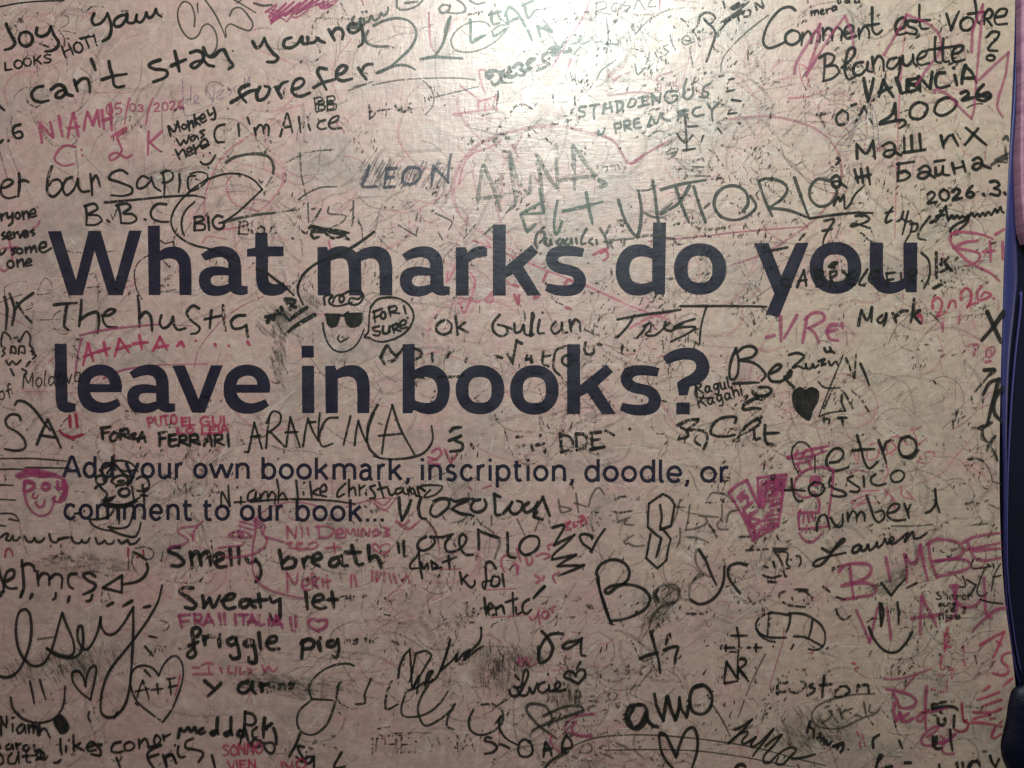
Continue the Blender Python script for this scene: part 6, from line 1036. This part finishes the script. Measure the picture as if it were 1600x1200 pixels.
# --- lower centre and right
mark(HW, 'black flowing signature over a grey smear', 'K', 0, 3.8, '13', '890 630 900 560 930 490 962 455; 962 455 970 560 975 690; 965 650 985 560 1000 480; 1000 480 1060 465 1095 490 1060 560 985 690; 985 690 1020 620 1005 730; 950 712 1010 690 1050 660; 1055 680 1090 620 1105 590 1080 600 1065 660 1120 640 1165 550 1215 395; 1215 395 1195 470 1155 590; 1150 590 1230 520 1260 480 1250 530 1310 470 1340 460 1300 520 1390 450 1420 435; 1410 320 1400 400 1300 500; . 1405 320')
mark(HW, 'large black rounded name at the lower right of centre', 'K', 0, 5, 'O', '275 410 260 370 290 310 380 268 470 290 515 350 505 420 470 455; 490 455 420 480 350 530 325 515 360 480 450 462 560 470 640 510 678 570 650 640 560 700 460 735 370 745; 275 420 285 500 320 620 350 710 380 770; 265 420 290 520 330 640 370 760', op=0.97)
mark(HW, 'black and smudged following letters of the rounded name', 'K', 0, 4.6, 'O', '1060 190 1110 270 1150 370 1195 465; 1000 585 1060 615 1140 595 1210 530 1250 440 1258 320; 1430 310 1370 295 1300 320 1285 380 1310 440 1380 530; 740 580 720 540 740 500', op=0.97)
mark(HW, 'smudged grey loops in the middle of the rounded name', 'D', 0.5, 4.4, 'O', '1080 360 1040 400 990 480 985 560 1010 600; 1150 400 1090 385 1020 430; 910 510 880 470 800 465 740 490 705 540 720 590 760 600; 900 500 890 580 830 610 780 590; 905 520 920 570 960 580 1000 580; 880 500 820 480 770 510; 780 620 700 700 670 800; 860 600 760 640 700 720; 1040 190 1030 240 1040 300 1070 350', op=0.6)
mark(HW, 'black letters at the lower centre below the accent word', 'K', 0, 5, '23', '185 340 215 370 240 410 255 440 230 510 180 538 165 520 175 450 215 380 260 355 320 358; 165 440 170 520; 420 400 350 410 315 440 340 450 400 420 435 385; 435 385 430 440 435 490 460 495; 205 62 170 95 135 132')
mark(HW, 'black cursive name with a little heart', 'K', 0, 4.4, 'K', '90 440 110 490 160 490 230 380 260 290 240 255 215 300 200 400 160 420 130 410; 160 430 200 490 250 480 270 430; 145 310 180 350; 270 420 300 470 340 380; 405 370 360 390 350 440 390 465 440 430; 445 400 450 450 490 440; . 435 298; 490 450 545 400 530 365 500 400 510 450 580 440; . 590 435; 685 315 650 275 600 280 580 320 640 350 705 385; 705 385 765 310 760 265 720 260 690 290; 725 190 690 250')
mark(DR, 'dark loose heart drawn with double lines', 'D', 0, 4.6, 'K', '450 640 420 590 340 565 260 570 245 620 300 700 370 770 440 820 510 870; 400 670 480 630 570 595 680 580 740 595 750 620; 750 625 640 665 540 700 430 740 350 770 295 805; 460 640 470 700 440 760', op=0.93)
mark(HW, 'black capitals in a wide spaced row near the bottom', 'K', 0, 4.2, 'K', '-70 870 -110 860 -130 890 -60 910 -20 950 -50 990 -130 1010; 90 960 60 940 0 920; 270 905 230 880 190 900 170 970 190 1025 250 1035 295 1000 290 930 270 890; 410 910 405 960 395 1035; 415 905 450 960 470 1025; 400 975 470 965; 600 845 570 900 560 960; 600 845 640 890 655 950; 560 965 640 960; 560 990 600 1000', op=0.95)
mark(LN, 'thick dark arc end at the bottom centre', 'D', 0, 4.8, 'K', '405 1145 440 1090 490 1055 545 1030 620 990', op=0.9)
mark(DR, 'worn circle and ticks at the bottom centre', 'D', 1.5, 3, 'K', '720 1000 740 940 800 920 830 960 800 1000 740 1000; 880 970 930 930; 950 940 980 935; 1040 905 1150 960; 900 1000 960 1020 1020 1050; 740 1070 870 1080; 650 1030 700 1050; 1060 820 1090 850; 880 840 960 815; 970 490 990 525 1040 515 1050 475 1010 460 970 490; 1040 560 1060 600 1070 570; 920 430 950 460; 670 470 680 560 690 440 710 570 720 450 740 540; 780 500 860 500 840 570 790 600; 1190 430 1210 400 1260 400', op=0.7)
mark(HW, 'magenta curved strokes under the loose heart', 'M', 0, 4.2, 'K', '840 655 740 665 640 700 590 760 590 810 650 825 720 850 830 860; 685 720 650 770 660 815 720 845 820 840; 470 850 455 890 500 960 545 995', op=0.7)
mark(HW, 'red scrawl left of the cursive name', 'P', 0.5, 2.6, 'K', '160 190 180 145 170 215 215 140 205 225 250 145 240 225 290 160 260 225 300 215 345 195; 150 200 200 228', op=0.7)
mark(HW, 'black plus and hook with accents', 'K', 0, 5, '23', '800 512 850 490 910 475; 865 345 890 430 915 520 925 600; 950 460 1000 440 1035 440 1020 500 1015 545; . 985 360; 970 390 960 420')
mark(HW, 'large black rounded word at the bottom centre', 'K', 0, 5.6, '23', '800 800 740 810 710 870 730 930 790 950 840 890 830 810 790 795; 760 820 730 880 750 930; 830 850 850 900 880 930 912 938; 830 860 800 920 770 940; 890 735 905 810 945 898; 945 898 965 750; 972 750 990 820 1020 892; 1020 892 1040 830 1045 755; 1045 760 1060 830 1090 875; 1090 875 1110 780; 1185 675 1130 700 1110 770 1130 840 1190 858 1240 810 1245 730 1200 680 1150 690')
mark(DR, 'black heart cut by the bottom edge', 'K', 0, 5.2, '23', '1025 1125 990 1050 955 985 925 978 922 1040 950 1130 1010 1205; 1025 1125 1050 1040 1090 960 1130 942 1155 990 1155 1090 1120 1205')
mark(DR, 'dashed small black writing under the rounded name', 'K', 1.5, 3.6, 'O', '960 685 980 690; 1000 690 1040 692; 1070 690 1100 688; 1120 680 1150 665; 700 820 690 880; 690 850 710 900; 810 860 830 850 840 880; 1130 -20 1200 90; 1370 90 1460 88; 1425 195 1600 185; 1460 185 1530 100', op=0.9)
mark(DR, 'grey worn strokes and specks at the lower centre', 'K', 2.5, 3.6, 'C', '650 900 680 860 720 880; 730 870 760 840; 490 1120 500 1080 540 1100; 560 1060 560 1130; 640 1070 660 1130; 850 1050 870 1120; 180 940 150 1010; 200 960 260 1000; 380 930 370 1000; 130 1050 210 1050; 640 780 620 810; 440 870 460 910; 700 1110 720 1140', op=0.9)

# ------------------------------------------------------------------ smears and the residue of wiped writing
SM = smudge_material()
def smear(cx, cy, rx, ry, rot, label):
    v = [W(cx, cy, -0.00026)]; uv = [(0, 0)]; n = 40; ca, sa = math.cos(math.radians(rot)), math.sin(math.radians(rot))
    for i in range(n):
        a = 2 * math.pi * i / n
        x, y = math.cos(a) * rx, math.sin(a) * ry
        v.append(W(cx + x * ca - y * sa, cy + x * sa + y * ca, -0.00026)); uv.append((math.cos(a), math.sin(a)))
    o = link_mesh('ink_smear', v, [(0, 1 + (i + 1) % n, 1 + i) for i in range(n)], SM, BOARD, uv)
    o['label'] = label
    rib = Ribbon(next_y())
    a0 = math.radians(rot + (68 if ry > 24 else 8))
    for i in range(int(34 + rx * ry / 60)):
        r = R1.random() ** 0.6; t = R1.uniform(0, 6.283)
        x, y = math.cos(t) * rx * r * 0.85, math.sin(t) * ry * r * 0.85
        px, py = cx + x * ca - y * sa, cy + x * sa + y * ca
        a = a0 + R1.gauss(0, 0.16); l = R1.uniform(8, 26)
        rib.stroke(catmull([(px - math.cos(a) * l / 2, py - math.sin(a) * l / 2), (px + R1.uniform(-1.5, 1.5), py + R1.uniform(-1.5, 1.5)), (px + math.cos(a) * l / 2, py + math.sin(a) * l / 2)], 3), R1.uniform(0.8, 2.6), rnd=R1)
    k = rib.build('smear_streak', ink('D', 1.5, 0.42), o)
R1 = random.Random(5)
smear(772, 1042, 62, 46, 25, 'grey green smear under the flowing signature')
smear(436, 552, 13, 62, 0, 'narrow upright grey smear above the bold in')
smear(452, 1070, 130, 22, 6, 'long grey smear under the bold letters y a')
smear(806, 1032, 60, 26, -12, 'grey smear behind the red scrawl')
smear(1030, 955, 64, 20, -50, 'grey smear dragged down from the rounded name')
smear(130, 884, 90, 24, 0, 'grey smear above the word with the arrow')
smear(100, 1040, 110, 30, -8, 'soft grey smear below the flowing name')
smear(880, 1090, 36, 26, 10, 'small grey smear beside the little heart')
smear(455, 492, 62, 30, -30, 'grey smear around the barred scribble')
smear(1265, 500 + 640, 80, 40, -14, 'faint grey smear under the grey oval')
smear(1400, 900, 60, 18, -35, 'faint grey smear behind the magenta capitals')

SCATTER = [0.000205]
def scatter(name, color, wear, op, n, gen, label, over=False):
    SCATTER[0] += 0.0000045
    rib = Ribbon(next_y() if over else -SCATTER[0])
    for i in range(n):
        rib.k = (i % 9) * 2.4e-6
        gen(rib)
    o = rib.build(name, ink(color, wear, op), BOARD)
    o['kind'] = 'stuff'
    o['label'] = label
R2 = random.Random(21)
def where(bias=0.0):
    while True:
        x, y = R2.uniform(0, 1566), R2.uniform(0, 1200)
        d = 0.45 + 0.35 * math.sin(x / 97.0 + 1.3) * math.sin(y / 83.0 + x / 240.0) + bias * (x - 780) / 780
        if R2.random() < d: return x, y
def squiggle(rib, lo, hi, w):
    x, y = where(0.25)
    a = R2.uniform(0, 6.28); turn = R2.uniform(-0.7, 0.7); L = R2.uniform(lo, hi)
    pts = [(x, y)]
    for i in range(R2.randint(2, 6)):
        a += turn + R2.uniform(-0.35, 0.35)
        x += math.cos(a) * L / 4; y += math.sin(a) * L / 4
        pts.append((x, y))
    if max(p[0] for p in pts) < 1562: rib.stroke(catmull(pts, 2.0), w * R2.uniform(0.7, 1.3), rnd=R2)
def cluster(rib):
    x, y = where(0.42)
    a0 = R2.choice((0.5, 0.8, 1.1, -0.9, 1.5, 0.0))
    for i in range(R2.randint(4, 13)):
        px, py = x + R2.gauss(0, 15), y + R2.gauss(0, 9)
        a = a0 + R2.gauss(0, 0.35); l = R2.uniform(1.5, 8)
        if px < 1560: rib.stroke(catmull([(px, py), (px + math.cos(a) * l, py - math.sin(a) * l)], 2), R2.uniform(0.9, 2.6), rnd=R2)
def hair(rib):
    x, y = where(0.1)
    a = R2.choice((0.6, 0.75, 0.9, 0.5, 1.55, -0.8, 0.05)) + R2.gauss(0, 0.12); l = R2.uniform(8, 46)
    if x + l < 1562: rib.stroke(catmull([(x, y), (x + math.cos(a) * l * .5 + R2.uniform(-2, 2), y - math.sin(a) * l * .5 + R2.uniform(-2, 2)), (x + math.cos(a) * l, y - math.sin(a) * l)], 4), R2.uniform(0.5, 1.1), rnd=R2)
scatter('ink_residue', 'K', 2, 0.85, 480, cluster, 'black crumbs of wiped writing scattered over the whole board', True)
scatter('worn_scribble', 'K', 2.5, 0.85, 420, lambda r: squiggle(r, 14, 60, 3.0), 'broken black traces of rubbed out writing all over the board')
scatter('wiped_scribble', 'D', 1.5, 0.30, 520, lambda r: squiggle(r, 20, 110, 2.6), 'faint grey traces of old scribbles all over the board')
scatter('soft_ghost', 'D', 0.5, 0.16, 330, lambda r: squiggle(r, 30, 130, 4.6), 'soft grey ghosts of wiped writing all over the board')
scatter('pink_residue', 'P', 2, 0.46, 270, lambda r: squiggle(r, 8, 60, 2.4), 'worn pink traces of old scribbles all over the board')
scatter('pink_ghost', 'F', 1, 0.24, 170, lambda r: squiggle(r, 30, 170, 3.6), 'very faint pink wiped strokes all over the board')
scatter('scratch_wear', 'D', 1, 0.38, 1700, hair, 'fine dark scratches and rubbed lines all over the board')
INKS['L'] = (0.62, 0.56, 0.50)
scatter('pale_scratch', 'L', 1, 0.55, 1300, hair, 'fine pale scratches where the board film is scraped')
